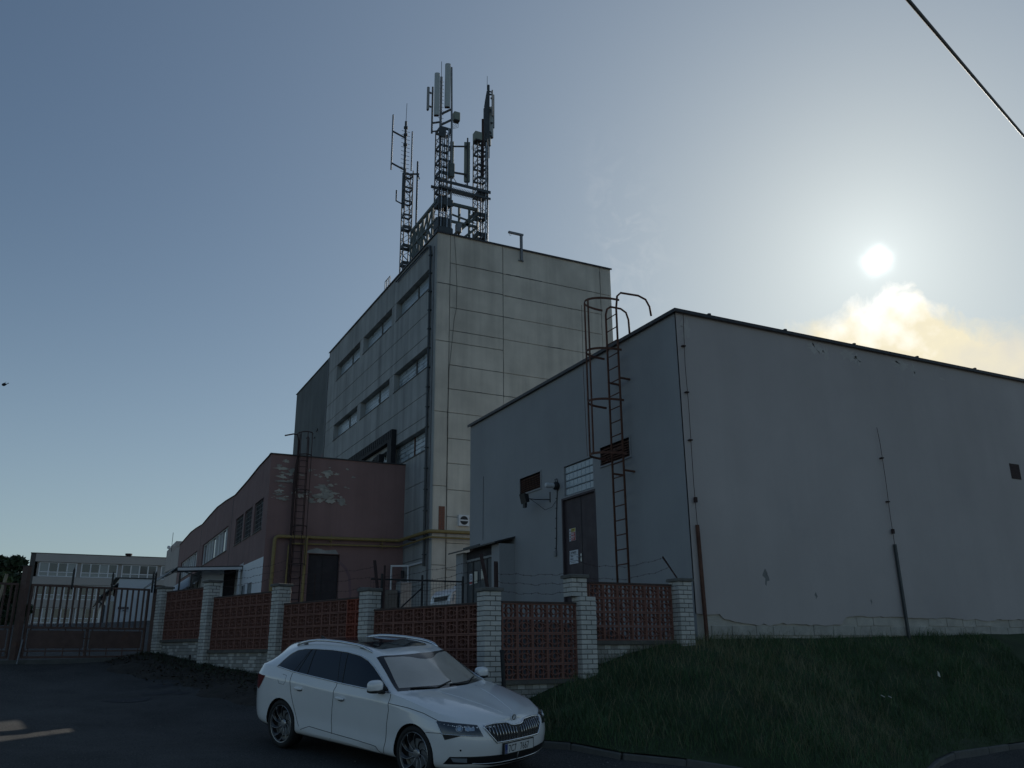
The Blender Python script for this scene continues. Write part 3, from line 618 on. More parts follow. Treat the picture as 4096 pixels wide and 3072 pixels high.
for z, w_ in ((4.365, .15), (4.335, .12), (4.28, .15), (4.255, .12), (4.215, .14), (4.19, .15), (4.15, .12)): MB().box(XA+.0385, XA+.0405, 17.60-w_, 17.60, z-.006, z+.006).build('text_line', M('sign_white' if z < 4.31 else 'ink'), sg)
s2 = empty('notice_sign', (XA+.04, 17.5, 3.57), label='white notice with number and printed lines on the brown door', cat='sign')
MB().box(XA+.042, XA+.054, 17.325, 17.71, 3.575, 3.885).build('plate', M('sign_white'), s2)
sign_text(s2, 'S 979892', .085, 17.70, 3.80, 'ink', sx=.98)
MB().box(XA+.0385, XA+.042, 17.33, 17.70, 3.772, 3.778).build('text_line', M('ink'), s2)
sign_text(s2, 'Kobra', .05, 17.645, 3.735, 'ink')
sign_text(s2, 'Pekárny', .052, 17.67, 3.675, 'ink')
MB().box(XA+.0385, XA+.042, 17.36, 17.685, 3.640, 3.650).build('text_line', M('ink_grey'), s2)
MB().box(XA+.0385, XA+.042, 17.44, 17.65, 3.607, 3.618).build('text_line', M('ink_grey'), s2)

# shallow entrance shelter against the far end of the side wall
SH = empty('entrance_shelter', (10.1, 21.9, 2.2), label='narrow concrete entrance shelter with dark double doors at the grey wall end', cat='shelter')
xs_, ya_, yb_ = 9.95, 20.48, 23.36
MB().box(xs_, XA-.002, ya_, ya_+.48, 2.0, 4.36).build('side_wall', M('plaster_grey'), SH)
MB().box(xs_, XA-.002, 22.86, yb_, 2.0, 4.36).build('side_wall', M('plaster_grey'), SH)
MB().box(xs_+.12, XA-.002, ya_+.48, 22.86, 4.13, 4.36).build('lintel', M('door_dark'), SH)
MB().add([(9.80, 20.44, 4.40), (10.395, 20.44, 4.56), (10.395, 23.6, 4.56), (9.80, 23.6, 4.40), (9.80, 20.44, 4.36), (10.395, 20.44, 4.52), (10.395, 23.6, 4.52), (9.80, 23.6, 4.36)], [(0, 1, 2, 3), (4, 7, 6, 5), (0, 4, 5, 1), (1, 5, 6, 2), (2, 6, 7, 3), (3, 7, 4, 0)]).build('roof', M('flashing'), SH)
MB().box(9.79, 9.82, 21.4, 22.5, 4.39, 4.44).build('roof_strip', M('steel_dark'), SH)
MB().box(xs_+.08, xs_+.14, 21.0, 22.84, 4.07, 4.13).box(xs_+.08, xs_+.14, 20.96, 21.02, 2, 4.07).build('door_frame', M('steel_grey'), SH)
for a, b in ((21.03, 21.92), (21.94, 22.83)):
    d_ = MB().box(xs_+.12, xs_+.16, a, b, 2.0, 4.06).build('door', M('door_grey'), SH)
    MB().box(xs_+.105, xs_+.12, a+.42, a+.5, 2.0, 4.05).build('door_rib', M('black'), d_)
for (a, b, c, d, l) in ((22.42, 22.61, 3.44, 3.73, 'white printed notice taped on the dark shelter door, leftmost of three'), (22.08, 22.28, 3.46, 3.77, 'plain yellowish paper taped on the dark shelter door, middle of three'), (21.64, 21.84, 3.53, 3.79, 'plain yellowish paper taped on the dark shelter door, rightmost of three')):
    p = empty('paper_notice', (xs_+.1, a, c), label=l, cat='notice', group='papers on the shelter door')
    MB().add([(xs_+.103, a, c), (xs_+.100, b, c-.01), (xs_+.096, b, d+.01), (xs_+.102, a, d)], [(0, 1, 2, 3)]).build('sheet', M('sign_white' if 'white' in l else 'paper'), p)
    if 'white' in l:
        MB().tube([(xs_+.098, 22.51+.05*math.cos(6.283*k/14), 3.63+.06*math.sin(6.283*k/14)) for k in range(14)], .007, 4, True).build('pictogram', M('ink'), p)
        MB().box(xs_+.094, xs_+.098, 22.43, 22.6, 3.455, 3.52).build('text_field', M('sign_red'), p)

# ------------------------------------------------------------------ fence of openwork clay blocks and silicate brick pillars
BW, BH, BD = .278, .235, .085
def screen_block_mesh():
    mb = MB(); w, h, d = BW/2-.003, BH/2-.003, BD/2; f = .017
    mb.box(-w, w, -d, d, -h, -h+f).box(-w, w, -d, d, h-f, h).box(-w, -w+f, -d, d, -h+f, h-f).box(w-f, w, -d, d, -h+f, h-f)
    def arc(cx, cz, r0, r1, a0, a1, n, dd):
        for k in range(n):
            A, B = a0+(a1-a0)*k/n, a0+(a1-a0)*(k+1)/n
            p = [(cx+r*math.cos(t), cz+r*math.sin(t)) for r, t in ((r0, A), (r1, A), (r1, B), (r0, B))]
            mb.add([(x, -dd, z) for x, z in p]+[(x, dd, z) for x, z in p], [(0, 1, 2, 3), (7, 6, 5, 4), (0, 4, 5, 1), (1, 5, 6, 2), (2, 6, 7, 3), (3, 7, 4, 0)])
    arc(0, 0, .045, .058, 0, 2*math.pi, 14, d*.8)
    wi, hi = w-f, h-f
    for sx in (-1, 1):
        for sz in (-1, 1):
            a = math.atan2(-sz, -sx); arc(sx*wi, sz*hi, .074, .085, a-math.pi/4-.05, a+math.pi/4+.05, 5, d*.75)
            q0 = Vector((sx*.040, 0, sz*.036)); q1 = Vector((sx*(wi-.056), 0, sz*(hi-.052))); mb.bar(q0, q1, .012, d*1.4, (0, 1, 0))
    return mb.mesh('screen_block')
SBM = screen_block_mesh(); SBM.materials.append(M('clay'))
SBM2 = SBM.copy(); SBM2.materials.clear(); SBM2.materials.append(M('clay_red'))
def brick_mesh(l, w, h, m_, name='brick'):
    me = MB().bbox(-l/2, l/2, -w/2, w/2, -h/2, h/2, .005).mesh(name); me.materials.append(M(m_)); return me
CO = .0767
BRK = [brick_mesh(.187, .094, CO-.013, k) for k in ('silicate', 'silicate', 'silicate_b')]
HDR = [brick_mesh(.127, .10, CO-.011, k) for k in ('silicate_low', 'silicate_low', 'silicate_b')]
def pillar(cx, cy, ang, z0, z1, label, shift=None):
    r = empty('brick_pillar', (cx, cy, z0), label=label, cat='pillar', group='silicate brick pillars of the fence')
    c, s = math.cos(ang), math.sin(ang); n = int(round((z1-z0)/CO))
    def W(x, y, z, dx=0, dy=0): x += dx; y += dy; return (cx+x*c-y*s, cy+x*s+y*c, z)
    hw = .139; mb = MB()
    def core(za, zb, dx, dy):
        vs = [W(x, y, z, dx, dy) for z in (za, zb) for x, y in ((-hw, -hw), (hw, -hw), (hw, hw), (-hw, hw))]
        mb.add(vs, [(0, 3, 2, 1), (4, 5, 6, 7), (0, 1, 5, 4), (1, 2, 6, 5), (2, 3, 7, 6), (3, 0, 4, 7)])
    if shift: core(z0, shift[0], 0, 0); core(shift[0]+.004, z1, shift[1], shift[2])
    else: core(z0, z1, 0, 0)
    mb.build('mortar_core', M('mortar'), r)
    dl, dw = .147-.0935, .147-.047
    for k in range(n):
        z = z1-(k+.5)*CO; dx, dy = (shift[1], shift[2]) if shift and z > shift[0] else (0, 0)
        fl_ = k % 2
        for (x, y, rz) in (((-dl, -dw, 0), (dw, -dl, math.pi/2), (dl, dw, 0), (-dw, dl, math.pi/2)) if fl_ else ((dl, -dw, 0), (dw, dl, math.pi/2), (-dl, dw, 0), (-dw, -dl, math.pi/2))):
            j = random.uniform(-.0035, .0035)
            place('brick', random.choice(BRK), None, W(x+j, y+j, z, dx, dy), r, ang+rz)
    dx, dy = (shift[1], shift[2]) if shift else (0, 0)
    vs = [W(x*.178, y*.178, z, dx, dy) for z in (z1+.004, z1+.048) for x, y in ((-1, -1), (1, -1), (1, 1), (-1, 1))]+[W(x*.165, y*.165, z1+.058, dx, dy) for x, y in ((-1, -1), (1, -1), (1, 1), (-1, 1))]
    MB().add(vs, [(0, 3, 2, 1), (0, 1, 5, 4), (1, 2, 6, 5), (2, 3, 7, 6), (3, 0, 4, 7), (4, 5, 9, 8), (5, 6, 10, 9), (6, 7, 11, 10), (7, 4, 8, 11), (8, 9, 10, 11)]).build('cap', M('cap_concrete'), r)
    return r
def bay(ox, oy, ang, cols, rows, ztop, zground, label, red=False, BW=.289, dark=False):
    # local x along the bay, local -y faces the street
    r = empty('fence_bay', (ox, oy, zground), label=label, cat='fence', group='openwork clay block bays of the fence'); c, s = math.cos(ang), math.sin(ang)
    def W(x, y, z): return (ox+x*c-y*s, oy+x*s+y*c, z)
    def boxw(mb, x0, x1, y0, y1, z0, z1):
        vs = [W(x, y, z) for z in (z0, z1) for x, y in ((x0, y0), (x1, y0), (x1, y1), (x0, y1))]; return mb.add(vs, [(0, 3, 2, 1), (4, 5, 6, 7), (0, 1, 5, 4), (1, 2, 6, 5), (2, 3, 7, 6), (3, 0, 4, 7)])
    Lh = cols*BW; zb = ztop-rows*BH
    for i in range(cols):
        for j in range(rows):
            o = place('screen_block', SBM2 if (red and i >= cols-2) else SBM, None, W((i+.5)*BW, BD/2+random.uniform(-.003, .003), zb+(j+.5)*BH), r, ang); o.scale.x = BW/.278
    if dark: boxw(MB(), 0, Lh, BD+.03, BD+.036, zb, ztop-.004).build('added_light_stop', M('black_tar'), r)  # added sheet that darkens the block holes and stops sun passing through
    boxw(MB(), 0, Lh, -.012, BD+.012, ztop+.001, ztop+.03).build('top_rail', M('clay_rail'), r)
    boxw(MB(), 0, Lh, -.06, BD+.04, zb-.065, zb-.002).build('ledge', M('ledge'), r)
    boxw(MB(), 0, Lh, .012, .20, zground-.5, zb-.067).build('mortar_core', M('mortar'), r)
    z = zb-.067-CO/2; k = 0
    while z > zground-.12:
        x = (.066 if k % 2 else .001)
        while x < Lh-.05:
            place('brick', random.choice(HDR), None, W(min(x+.065, Lh-.066), .05+random.uniform(-.003, .003), z), r, ang); x += .1325
        z -= CO; k += 1
    return r
aX = 0.0
bay(7.95, 12.86, 0, 6, 4, 2.73, 1.5, 'raised fence bay of openwork clay blocks beside the grey building corner', BW=.2895)
bay(7.60-5*.275, 12.72, 0, 5, 5, 2.37, .95, 'fence bay of openwork clay blocks between the car bonnet and the grass bank', BW=.275)
pillar(9.84, 12.80, 0, 1.5, 2.80, 'pale brick pillar touching the corner of the grey building')
pillar(7.75, 12.72, 0, .95, 2.80, 'pale brick pillar with a shifted top, between the low and the raised fence bay', shift=(2.80-4*CO, -.10, .10))
pillar(6.06, 12.86, 0, .35, 2.55, 'pale brick pillar at the fence corner behind the car bonnet')
aF = math.atan2(FD.y, FD.x)+math.pi      # local +x runs towards the corner, local -y faces the street
def along(s, d=0): p = FA+FD*s+FN*d; return p.x, p.y
for s, cols, zt, zg, lab, red in ((0, 10, 2.37, .55, 'fence bay of openwork clay blocks behind the windscreen of the white car', False), (3.2, 10, 2.62, .85, 'fence bay of openwork clay blocks behind the rear roof of the white car', True), (6.4, 10, 2.90, 1.2, 'fence bay of openwork clay blocks left of the white car, second from the gate', False), (9.6, 8, 3.17, 1.5, 'shortest fence bay of openwork clay blocks, next to the gate', False)):
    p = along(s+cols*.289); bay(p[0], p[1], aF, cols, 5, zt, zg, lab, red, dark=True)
for s, zt, zg, lab in ((3.045, 2.73, .7, 'pale brick pillar directly behind the roof of the white car'), (6.245, 3.0, 1.0, 'pale brick pillar beside the rear end of the white car'), (9.445, 3.27, 1.3, 'pale brick pillar between the two fence bays nearest the gate'), (12.06, 3.27, 1.5, 'dark stained brick pillar next to the gate post')):
    p = along(s, -.005); pillar(p[0], p[1], aF, zg, zt, lab)

# barbed wire and its posts
def barbed(name, label, pts, sag=.03, group='barbed wire strands above the fence'):
    r = empty(name, pts[0], label=label, cat='wire', group=group); a, b = Vector(pts[0]), Vector(pts[-1]); n = 22; P = []; seed = random.random()*6
    for k in range(n+1):
        t = k/n; q = a+(b-a)*t; q.z += -sag*4*t*(1-t)+.012*math.sin(t*17+seed)+.008*math.sin(t*41+seed); P.append(q)
    mb = MB().tube(P, .0035, 4); mb.build('wire', M('rust_dark'), r)
    mb = MB(); d_ = (b-a).length; m_ = int(d_/.13); u = (b-a).normalized()
    for k in range(m_):
        t = (k+.5)/m_; f_ = t*n; i = min(int(f_), n-1); q = P[i]+(P[i+1]-P[i])*(f_-i)
        mb.bar(q+Vector((random.uniform(-.01, .01), 0, -.016)), q+Vector((random.uniform(-.01, .01), .006, .016)), .004)
    tag(mb.build('barbs', M('rust_dark'), r), kind='stuff')
def wpost(p, top, label, w_=.05, mt='rust_dark'):
    r = empty('wire_post', p, label=label, cat='post', group='posts for the barbed wire'); p, top = Vector(p), Vector(top)
    MB().bar(p, top, w_, .007, (0, 1, 0)).bar(p+Vector((w_/2, .02, 0)), top+Vector((w_/2, .02, -.02)), .007, w_*.8, (0, 1, 0)).build('angle_bar', M(mt), r); return r
wpost((6.12, 12.99, 2.5), (5.98, 13.0, 3.16), 'dark leaning angle post on the corner pillar, the left one', .06)
wpost((6.25, 12.99, 2.5), (6.25, 13.0, 3.05), 'dark upright angle post on the corner pillar, the right one', .07)
wpost((9.92, 12.95, 2.85), (9.60, 12.95, 3.26), 'thin leaning post on the pillar at the grey building corner', .03)
for k, (z0, z1) in enumerate(((2.86, 2.90), (2.72, 2.74), (2.57, 2.58))): barbed('barbed_wire', '%s barbed wire strand between the corner pillar and the brown door' % ('top', 'middle', 'lowest')[k], [(6.28, 12.99, z0), (7.62, 12.92, z1)], .035)
for k, (z0, z1) in enumerate(((3.10, 3.25), (2.86, 3.08))): barbed('barbed_wire', '%s barbed wire strand above the raised fence bay' % ('upper', 'lower')[k], [(7.75, 12.92, z0), (9.62 if k == 0 else 9.75, 12.95, z1)], .13)
def fp(s, z, d=-.1): x, y = along(s, d); return (x, y, z)
wpost(fp(2.95, 2.75), fp(3.08, 3.32), 'dark angle post leaning on the pillar behind the car roof', .06)
wpost(fp(2.75, 2.3), fp(2.75, 3.2), 'thin dark upright post beside the pillar behind the car roof', .04)
wpost(fp(5.2, 2.6, -.15), fp(5.2, 3.2, -.15), 'thin dark post behind the fence bay at the car rear', .025)
for k, z in enumerate((2.98, 2.82, 2.66)): barbed('barbed_wire', '%s barbed wire strand across the shelter doors behind the corner bay' % ('top', 'middle', 'lowest')[k], [(6.05, 13.0, z+.10), fp(2.8, z)], .03)
for k, z in enumerate((3.24, 3.06, 2.86)): barbed('barbed_wire', '%s barbed wire strand across the dark door of the brown building' % ('top', 'middle', 'lowest')[k], [fp(3.0, z-.05), fp(6.1, z)], .03)
for k, z in enumerate((3.5, 3.33, 3.18)): barbed('barbed_wire', '%s barbed wire strand across the white painted wall' % ('top', 'middle', 'lowest')[k], [fp(6.3, z+.05), fp(9.3, z-.02)], .03)
for k, z in enumerate((3.62, 3.44)): barbed('barbed_wire', '%s barbed wire strand left of the gate against the sky' % ('upper', 'lower')[k], [(-1.02, 24.05, z+.06), (-4.5, 22.95, z-.02)], .05)
# short dark pipe standing at the corner pillar
o = MB().tube([(6.18, 12.50, .5), (6.12, 12.52, 1.63)], .032, 10).cyl((6.12, 12.52), .037, 1.61, 1.65, 10).build('steel_post', M('black'), None, 30); tag(o, 'short black steel pipe standing against the corner pillar behind the bonnet', 'post')
x, y = along(10.0, .12); o = MB().bar((x, y, 1.3), (x, y, 1.62), .035).build('marker_stake', M('black')); tag(o, 'small dark stake in front of the bay nearest the gate', 'stake')

# ------------------------------------------------------------------ gate
GP0 = Vector((2.05, 25.1, 0)); GD = Vector((-.95, -.31, 0)).normalized(); GN = Vector((-GD.y, GD.x, 0))
def gpt(s, z, d=0): p = GP0+GD*s+GN*d; return (p.x, p.y, z)
def gate_leaf(label, s0, s1, zoff=0, nb=19):
    r = empty('gate_leaf', gpt(s0, 1.55), label=label, cat='gate', group='leaves of the brown steel gate'); B = lambda a, za, b, zb, w_, h_, nm: MB().bar(gpt(a, za), gpt(b, zb), w_, h_).build(nm, M('gate_paint'), r)
    zt, zm, zl, zb = 3.27, 2.28, 1.74, 1.60
    B(s0, zt, s1, zt, .05, .05, 'top_rail'); B(s0, zm, s1, zm, .05, .05, 'middle_rail'); B(s0, zl, s1, zl, .05, .035, 'lower_rail'); B(s0, zb, s1, zb, .05, .05, 'bottom_rail')
    for s in (s0+.025, s1-.025): B(s, zb-.02, s, zt+.02, .05, .05, 'stile')
    mid = (s0+s1)/2; B(mid, zb, mid, zm, .05, .05, 'stile')
    for k in range(nb):
        s = s0+(k+1)*(s1-s0)/(nb+1); B(s, zm+.026, s, zt-.026, .04, .03, 'bar')
    for a, b in ((s0+.09, mid-.07), (mid+.07, s1-.09)):
        MB().add([gpt(a, 1.80, .01), gpt(b, 1.80, .01), gpt(b, 2.215, .01), gpt(a, 2.215, .01), gpt(a, 1.80, -.01), gpt(b, 1.80, -.01), gpt(b, 2.215, -.01), gpt(a, 2.215, -.01)], [(0, 1, 2, 3), (7, 6, 5, 4), (0, 4, 5, 1), (1, 5, 6, 2), (2, 6, 7, 3), (3, 7, 4, 0)]).build('sheet_panel', M('gate_paint'), r)
        for k in range(4):
            s = a+.05+(b-a-.1)*k/3; B(s, 2.21, s, zm-.02, .02, .02, 'tie'); B(s, zl+.015, s, 1.805, .02, .02, 'tie'); B(s, zb+.02, s, zl-.015, .02, .02, 'tie')
    B(mid-.1, 2.03, mid+.1, 2.03, .02, .03, 'tie')
    return r
gate_leaf('brown steel gate leaf with vertical bars between the posts', .14, 3.02)
gate_leaf('brown steel gate leaf cut off by the left picture edge', 3.30, 6.1)
for s, w_, lab in ((-.10, .22, 'wide brown gate post beside the fence pillar'), (3.16, .12, 'dark brown gate post between the two gate leaves')):
    r = empty('gate_post', gpt(s, 1.3), label=lab, cat='post', group='gate posts'); ht = 3.38 if s < 0 else 3.70
    MB().bar(gpt(s, 1.2), gpt(s, ht), w_, .16).build('post', M('gate_paint'), r); MB().bar(gpt(s, ht), gpt(s, ht+.015), w_+.02, .18).build('cap', M('flashing'), r)
for s, z, lab in ((.10, 3.75, 'pointed dark spike on the gate beside the wide post'), (.03, 3.75, 'pointed dark spike right on the wide gate post'), (1.14, 3.68, 'pointed dark spike above the right half of the gate'), (2.10, 3.73, 'pointed dark spike above the middle of the gate'), (-.62, 3.78, 'pointed dark spike left on the pillar beside the gate'), (-.95, 3.76, 'pointed dark spike right on the pillar beside the gate')):
    r = empty('spike', gpt(s, 3.2), label=lab, cat='spike', group='spikes for barbed wire on the gate')
    MB().bar(gpt(s, 3.2, .03), gpt(s, z-.06, .03), .035, .035).build('bar', M('black'), r)
    p = [Vector(gpt(s-.018, z-.06, .012)), Vector(gpt(s+.018, z-.06, .012)), Vector(gpt(s+.018, z-.06, .048)), Vector(gpt(s-.018, z-.06, .048)), Vector(gpt(s, z+.02, .03))]
    MB().add(p, [(0, 1, 4), (1, 2, 4), (2, 3, 4), (3, 0, 4), (3, 2, 1, 0)]).build('tip', M('black'), r)
th = MB(); th.add([gpt(-.2, 1.2, -.15), gpt(6.5, 1.2, -.15), gpt(6.5, 1.2, .2), gpt(-.2, 1.2, .2), gpt(-.2, 1.60, -.15), gpt(6.5, 1.50, -.15), gpt(6.5, 1.49, .2), gpt(-.2, 1.59, .2)], [(0, 1, 2, 3), (7, 6, 5, 4), (0, 4, 5, 1), (1, 5, 6, 2), (2, 6, 7, 3), (3, 7, 4, 0)])
tag(th.build('gate_threshold', M('kerb')), kind='structure')
MB().tube([gpt(3.13, 1.45, .2), gpt(3.05, 2.0, .09)], .02, 6).build('drop_bolt', M('steel_grey')); tag(bpy.data.objects['drop_bolt'], 'pale drop bolt rod at the foot of the gate meeting point', 'bolt')
# ------------------------------------------------------------------ tall concrete block
XT, YT, YE, XE, ZR = 14.35, 36.5, 56.85, 24.66, 21.94
TW = empty('concrete_tower', (XT, YT, 3), label='tall weathered concrete panel block carrying the antenna masts', cat='building')
MB().box(XT+.46, XE-.03, YT+.10, YE, 2.0, ZR-.25).build('core_wall', M('core'), TW)
MB().box(XT+.05, XE-.05, YT+.05, YE, ZR-.25, ZR-.06).build('roof', M('flashing'), TW)
g_ = .011
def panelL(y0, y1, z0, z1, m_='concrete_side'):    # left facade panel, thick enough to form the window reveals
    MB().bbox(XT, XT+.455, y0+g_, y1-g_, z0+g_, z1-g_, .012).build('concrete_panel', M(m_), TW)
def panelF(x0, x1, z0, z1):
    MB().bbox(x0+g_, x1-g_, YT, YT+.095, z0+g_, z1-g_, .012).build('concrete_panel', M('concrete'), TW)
rows = [(10.87, 12.02), (15.06, 16.14), (19.22, 20.34)]
bays = [(37.40, 42.60), (43.36, 48.70), (49.38, 54.70)]
edges = [YT+.72, 42.97, 48.98, YE]
zseams = [2.2, 4.6, 5.8, 7.0, 8.2, 9.4, 10.87, None, 12.02, 12.56, 13.74, 15.06, None, 16.14, 16.74, 17.95, 19.22, None, 20.34, ZR-.0]
i = 0; seq = []
prev = None
for z in zseams:
    if z is None: prev = None; continue
    if prev is not None: seq.append((prev, z))
    prev = z
for (y0, y1) in zip(edges, edges[1:]):
    for (z0, z1) in seq: panelL(y0, y1, z0, z1)
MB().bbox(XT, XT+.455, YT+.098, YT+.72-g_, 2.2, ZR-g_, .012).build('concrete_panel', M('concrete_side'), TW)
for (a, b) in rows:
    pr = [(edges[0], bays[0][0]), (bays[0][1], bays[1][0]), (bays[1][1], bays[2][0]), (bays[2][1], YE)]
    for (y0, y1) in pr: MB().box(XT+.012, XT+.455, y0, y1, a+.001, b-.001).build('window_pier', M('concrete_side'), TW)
xsm = [(XT, 15.05, [2.2, 5.4, 9.0, 12.56, 16.13, 19.17, ZR]), (15.05, 18.0, [2.2, 4.0, 5.2, 6.4, 7.6, 8.85, 10.1, 11.3, 12.56, 13.74, 14.95, 16.13, 16.74, 17.95, 19.16, 20.35, ZR]), (18.0, 23.95, [8.0, 9.4, 10.6, 11.8, 12.56, 13.74, 14.95, 16.73, 17.95, 19.12, 20.34, ZR]), (23.95, XE, [8, 11, 14, 17.0, 20.33, ZR])]
for x0, x1, zs_ in xsm:
    for a, b in zip(zs_, zs_[1:]): panelF(x0 if x0 > XT else XT+.001, x1, a, b)
MB().box(XE-.03, XE, YT+.10, YE, 2, ZR-.01).build('rear_wall', M('concrete'), TW)
MB().box(XT-.06, XT+.2, YT-.07, YE, ZR+.002, ZR+.03).box(XT-.065, XT-.045, YT-.07, YE, ZR-.05, ZR+.035).build('roof_edge', M('flashing'), TW)
MB().box(XT+.201, XE+.06, YT-.07, YT+.2, ZR+.002, ZR+.03).box(XT-.045, XE+.06, YT-.075, YT-.055, ZR-.05, ZR+.035).build('roof_edge', M('flashing'), TW)
# cracks and cables on the panels
def crack(pts, name='crack', wd=.018, mt='joint_dark'):
    mb = MB()
    for p, q in zip(pts, pts[1:]):
        n = max(2, int((Vector(q)-Vector(p)).length/.25)); P = [Vector(p)+(Vector(q)-Vector(p))*(k/n)+Vector((random.uniform(-.012, .012) if abs(p[0]-q[0]) < .2 else 0, 0, random.uniform(-.014, .014) if abs(p[0]-q[0]) > .2 else 0)) for k in range(n+1)]
        for a, b in zip(P, P[1:]): mb.bar(a, b, .006, wd*random.uniform(.3, 1.0), (0, 0, 1)) if abs(p[0]-q[0]) > .2 else mb.bar(a, b, wd*random.uniform(.4, 1.0), .006, (0, 1, 0))
    mb.build(name, M(mt), TW)
yc = YT-.003
crack([(15.06, yc, 20.34), (16.4, yc, 20.36), (18.0, yc, 20.35)], wd=.03); crack([(18.2, yc, 20.36), (20.3, yc, 20.34)], wd=.07); crack([(20.3, yc, 20.34), (23.9, yc, 20.33)], wd=.025)
crack([(14.4, yc, 19.17), (18, yc, 19.16)], wd=.04); crack([(18.1, yc, 19.14), (22.6, yc, 19.10)], wd=.035); crack([(15.1, yc, 17.95), (18.6, yc, 17.95)], wd=.022); crack([(15.2, yc, 16.74), (18, yc, 16.74)], wd=.03)
crack([(20.6, yc, 16.74), (21.6, yc, 16.72)], wd=.05); crack([(15.1, yc, 14.96), (18, yc, 14.95)], wd=.022); crack([(15.0, yc, 13.74), (18.6, yc, 13.74)], wd=.03); crack([(14.4, yc, 16.13), (18, yc, 16.12)], wd=.015); crack([(14.4, yc, 12.56), (15.05, yc, 12.56)], wd=.02)
crack([(18.0, yc, 21.8), (18.0, yc, 13.7)], wd=.02); crack([(23.95, yc, 21.7), (23.93, yc, 18)], wd=.02); crack([(15.05, yc, 20.4), (15.02, yc, 9)], wd=.018)
cw = MB().tube([(15.25, YT-.02, 21.9), (15.35, YT-.04, 20.5), (15.42, YT-.02, 19.1), (15.40, YT-.03, 17.9), (15.30, YT-.02, 17.4), (15.2, YT-.03, 16.2), (15.06, YT-.02, 14.6), (15.02, YT-.02, 12.5), (15.02, YT-.02, 9.0), (15.02, YT-.02, 4)], .009, 5).build('wall_cable', M('black'), None); tag(cw, 'thin black cable hanging down the front of the tall concrete block', 'cable')
# windows of glass blocks
def tower_window(r, b, parts, bad, nm=22):
    z0, z1 = rows[r]; y0, y1 = bays[b]
    w = MB().box(XT+.36, XT+.42, y0, y1, z0, z1).build('window', M('mortar'), TW)
    mid = y0+(y1-y0)*.47
    MB().box(XT+.28, XT+.37, mid-.06, mid+.06, z0, z1).build('mullion', M('rust' if r == 0 else 'joint_dark'), w)
    MB().box(XT-.03, XT+.30, y0, y1, z0-.02, z0+.015).build('sill', M('joint_dark'), w)
    for (a, c) in ((y0+.02, mid-.07), (mid+.07, y1-.02)):
        n = max(1, round((c-a)/.24)); outs, du, dv = glass_blocks(None, None, a, c, z0+.02, z1-.01, n, 5, .05)
        if parts:
            me = block_mesh(du, dv, .05, 'x'); me.materials.append(M('glass_block')); me2 = me.copy(); me2.materials.clear(); me2.materials.append(M('glass_block_b'))
            for (p, q, s, t) in outs:
                if random.random() < bad: continue
                place('glass_block', me if random.random() < .8 else me2, None, (XT+.315, (p+q)/2, (s+t)/2), w)
        else:
            for (p, q, s, t) in outs:
                if random.random() < bad: continue
                REST.box(XT+.32, XT+.36, p, q, s, t)
REST = MB()
tower_window(0, 0, True, .0); tower_window(1, 0, True, .0); tower_window(2, 0, False, .02); tower_window(0, 1, False, .1)
for r in (1, 2):
    for b in (1, 2): tower_window(r, b, False, .012)
tag(REST.build('glass_blocks', M('glass_block'), TW), kind='stuff')
# drain pipe beside the corner
dp = MB().tube([(XT-.10, 38.6, 21.62), (XT-.10, 37.6, 21.60), (XT-.10, 37.30, 21.45), (XT-.10, 37.2, 21.1), (XT-.10, 37.2, 5.4)], .06, 10).build('drain_pipe', M('steel_dark'), TW, 40)
MB().tube([(XT-.10, 42.5, 21.6), (XT-.10, 38.4, 21.6)], .05, 8).build('drain_pipe', M('steel_dark'), TW, 40)
for k in range(16): MB().box(XT-.18, XT, 37.12, 37.28, 5.9+k, 5.94+k).build('pipe_clamp', M('steel_dark'), dp)
MB().box(XT-.05, XT, 36.86, 37.0, 3.5, 21.3).build('conduit', M('steel_grey'), TW)
# bare red bricks where the corner has broken away, ventilator box
rb = MB().box(14.65, 14.96, YT-.004, YT+.02, 6.93, 8.06).build('brick_patch', M('mortar'), TW)
for k in range(14):
    for j in range(2):
        x0 = 14.655+j*.155-(.0 if k % 2 else .0); MB().bbox(x0, x0+.145, YT-.014, YT+.01, 6.94+k*.08, 7.01+k*.08, .005).build('brick', M('brick_red'), rb)
vb = MB().box(15.60, 16.12, YT-.16, YT, 7.20, 7.70).build('ventilator', M('white_paint'), TW)
pts = [(15.86+.2*math.cos(6.283*k/20), 7.45+.2*math.sin(6.283*k/20)) for k in range(20)]
MB().prism(pts, lambda x, z: (x, YT-.168, z), lambda x, z: (x, YT-.15, z)).build('fan_opening', M('black'), vb); MB().box(15.64, 16.08, YT-.18, YT-.168, 7.42, 7.48).build('fan_bar', M('white_paint'), vb)
# bracket arm above the roof edge
ar = empty('bracket_arm', (19.05, YT-.05, 21.3), label='grey steel bracket arm standing above the roof edge of the concrete block', cat='bracket')
MB().box(19.0, 19.12, YT-.12, YT-.005, 21.28, 22.72).build('upright', M('steel_grey'), ar); MB().box(18.30, 19.16, YT-.14, YT-.02, 22.72, 22.82).build('arm', M('steel_grey'), ar); MB().box(18.9, 19.2, YT-.06, YT-.004, 21.25, 21.31).build('foot', M('steel_grey'), ar)
MB().tube([(18.40+.06*math.cos(6.283*k/12), YT-.08, 22.66+.06*math.sin(6.283*k/12)) for k in range(12)], .01, 5, True).build('hook', M('steel_grey'), ar)
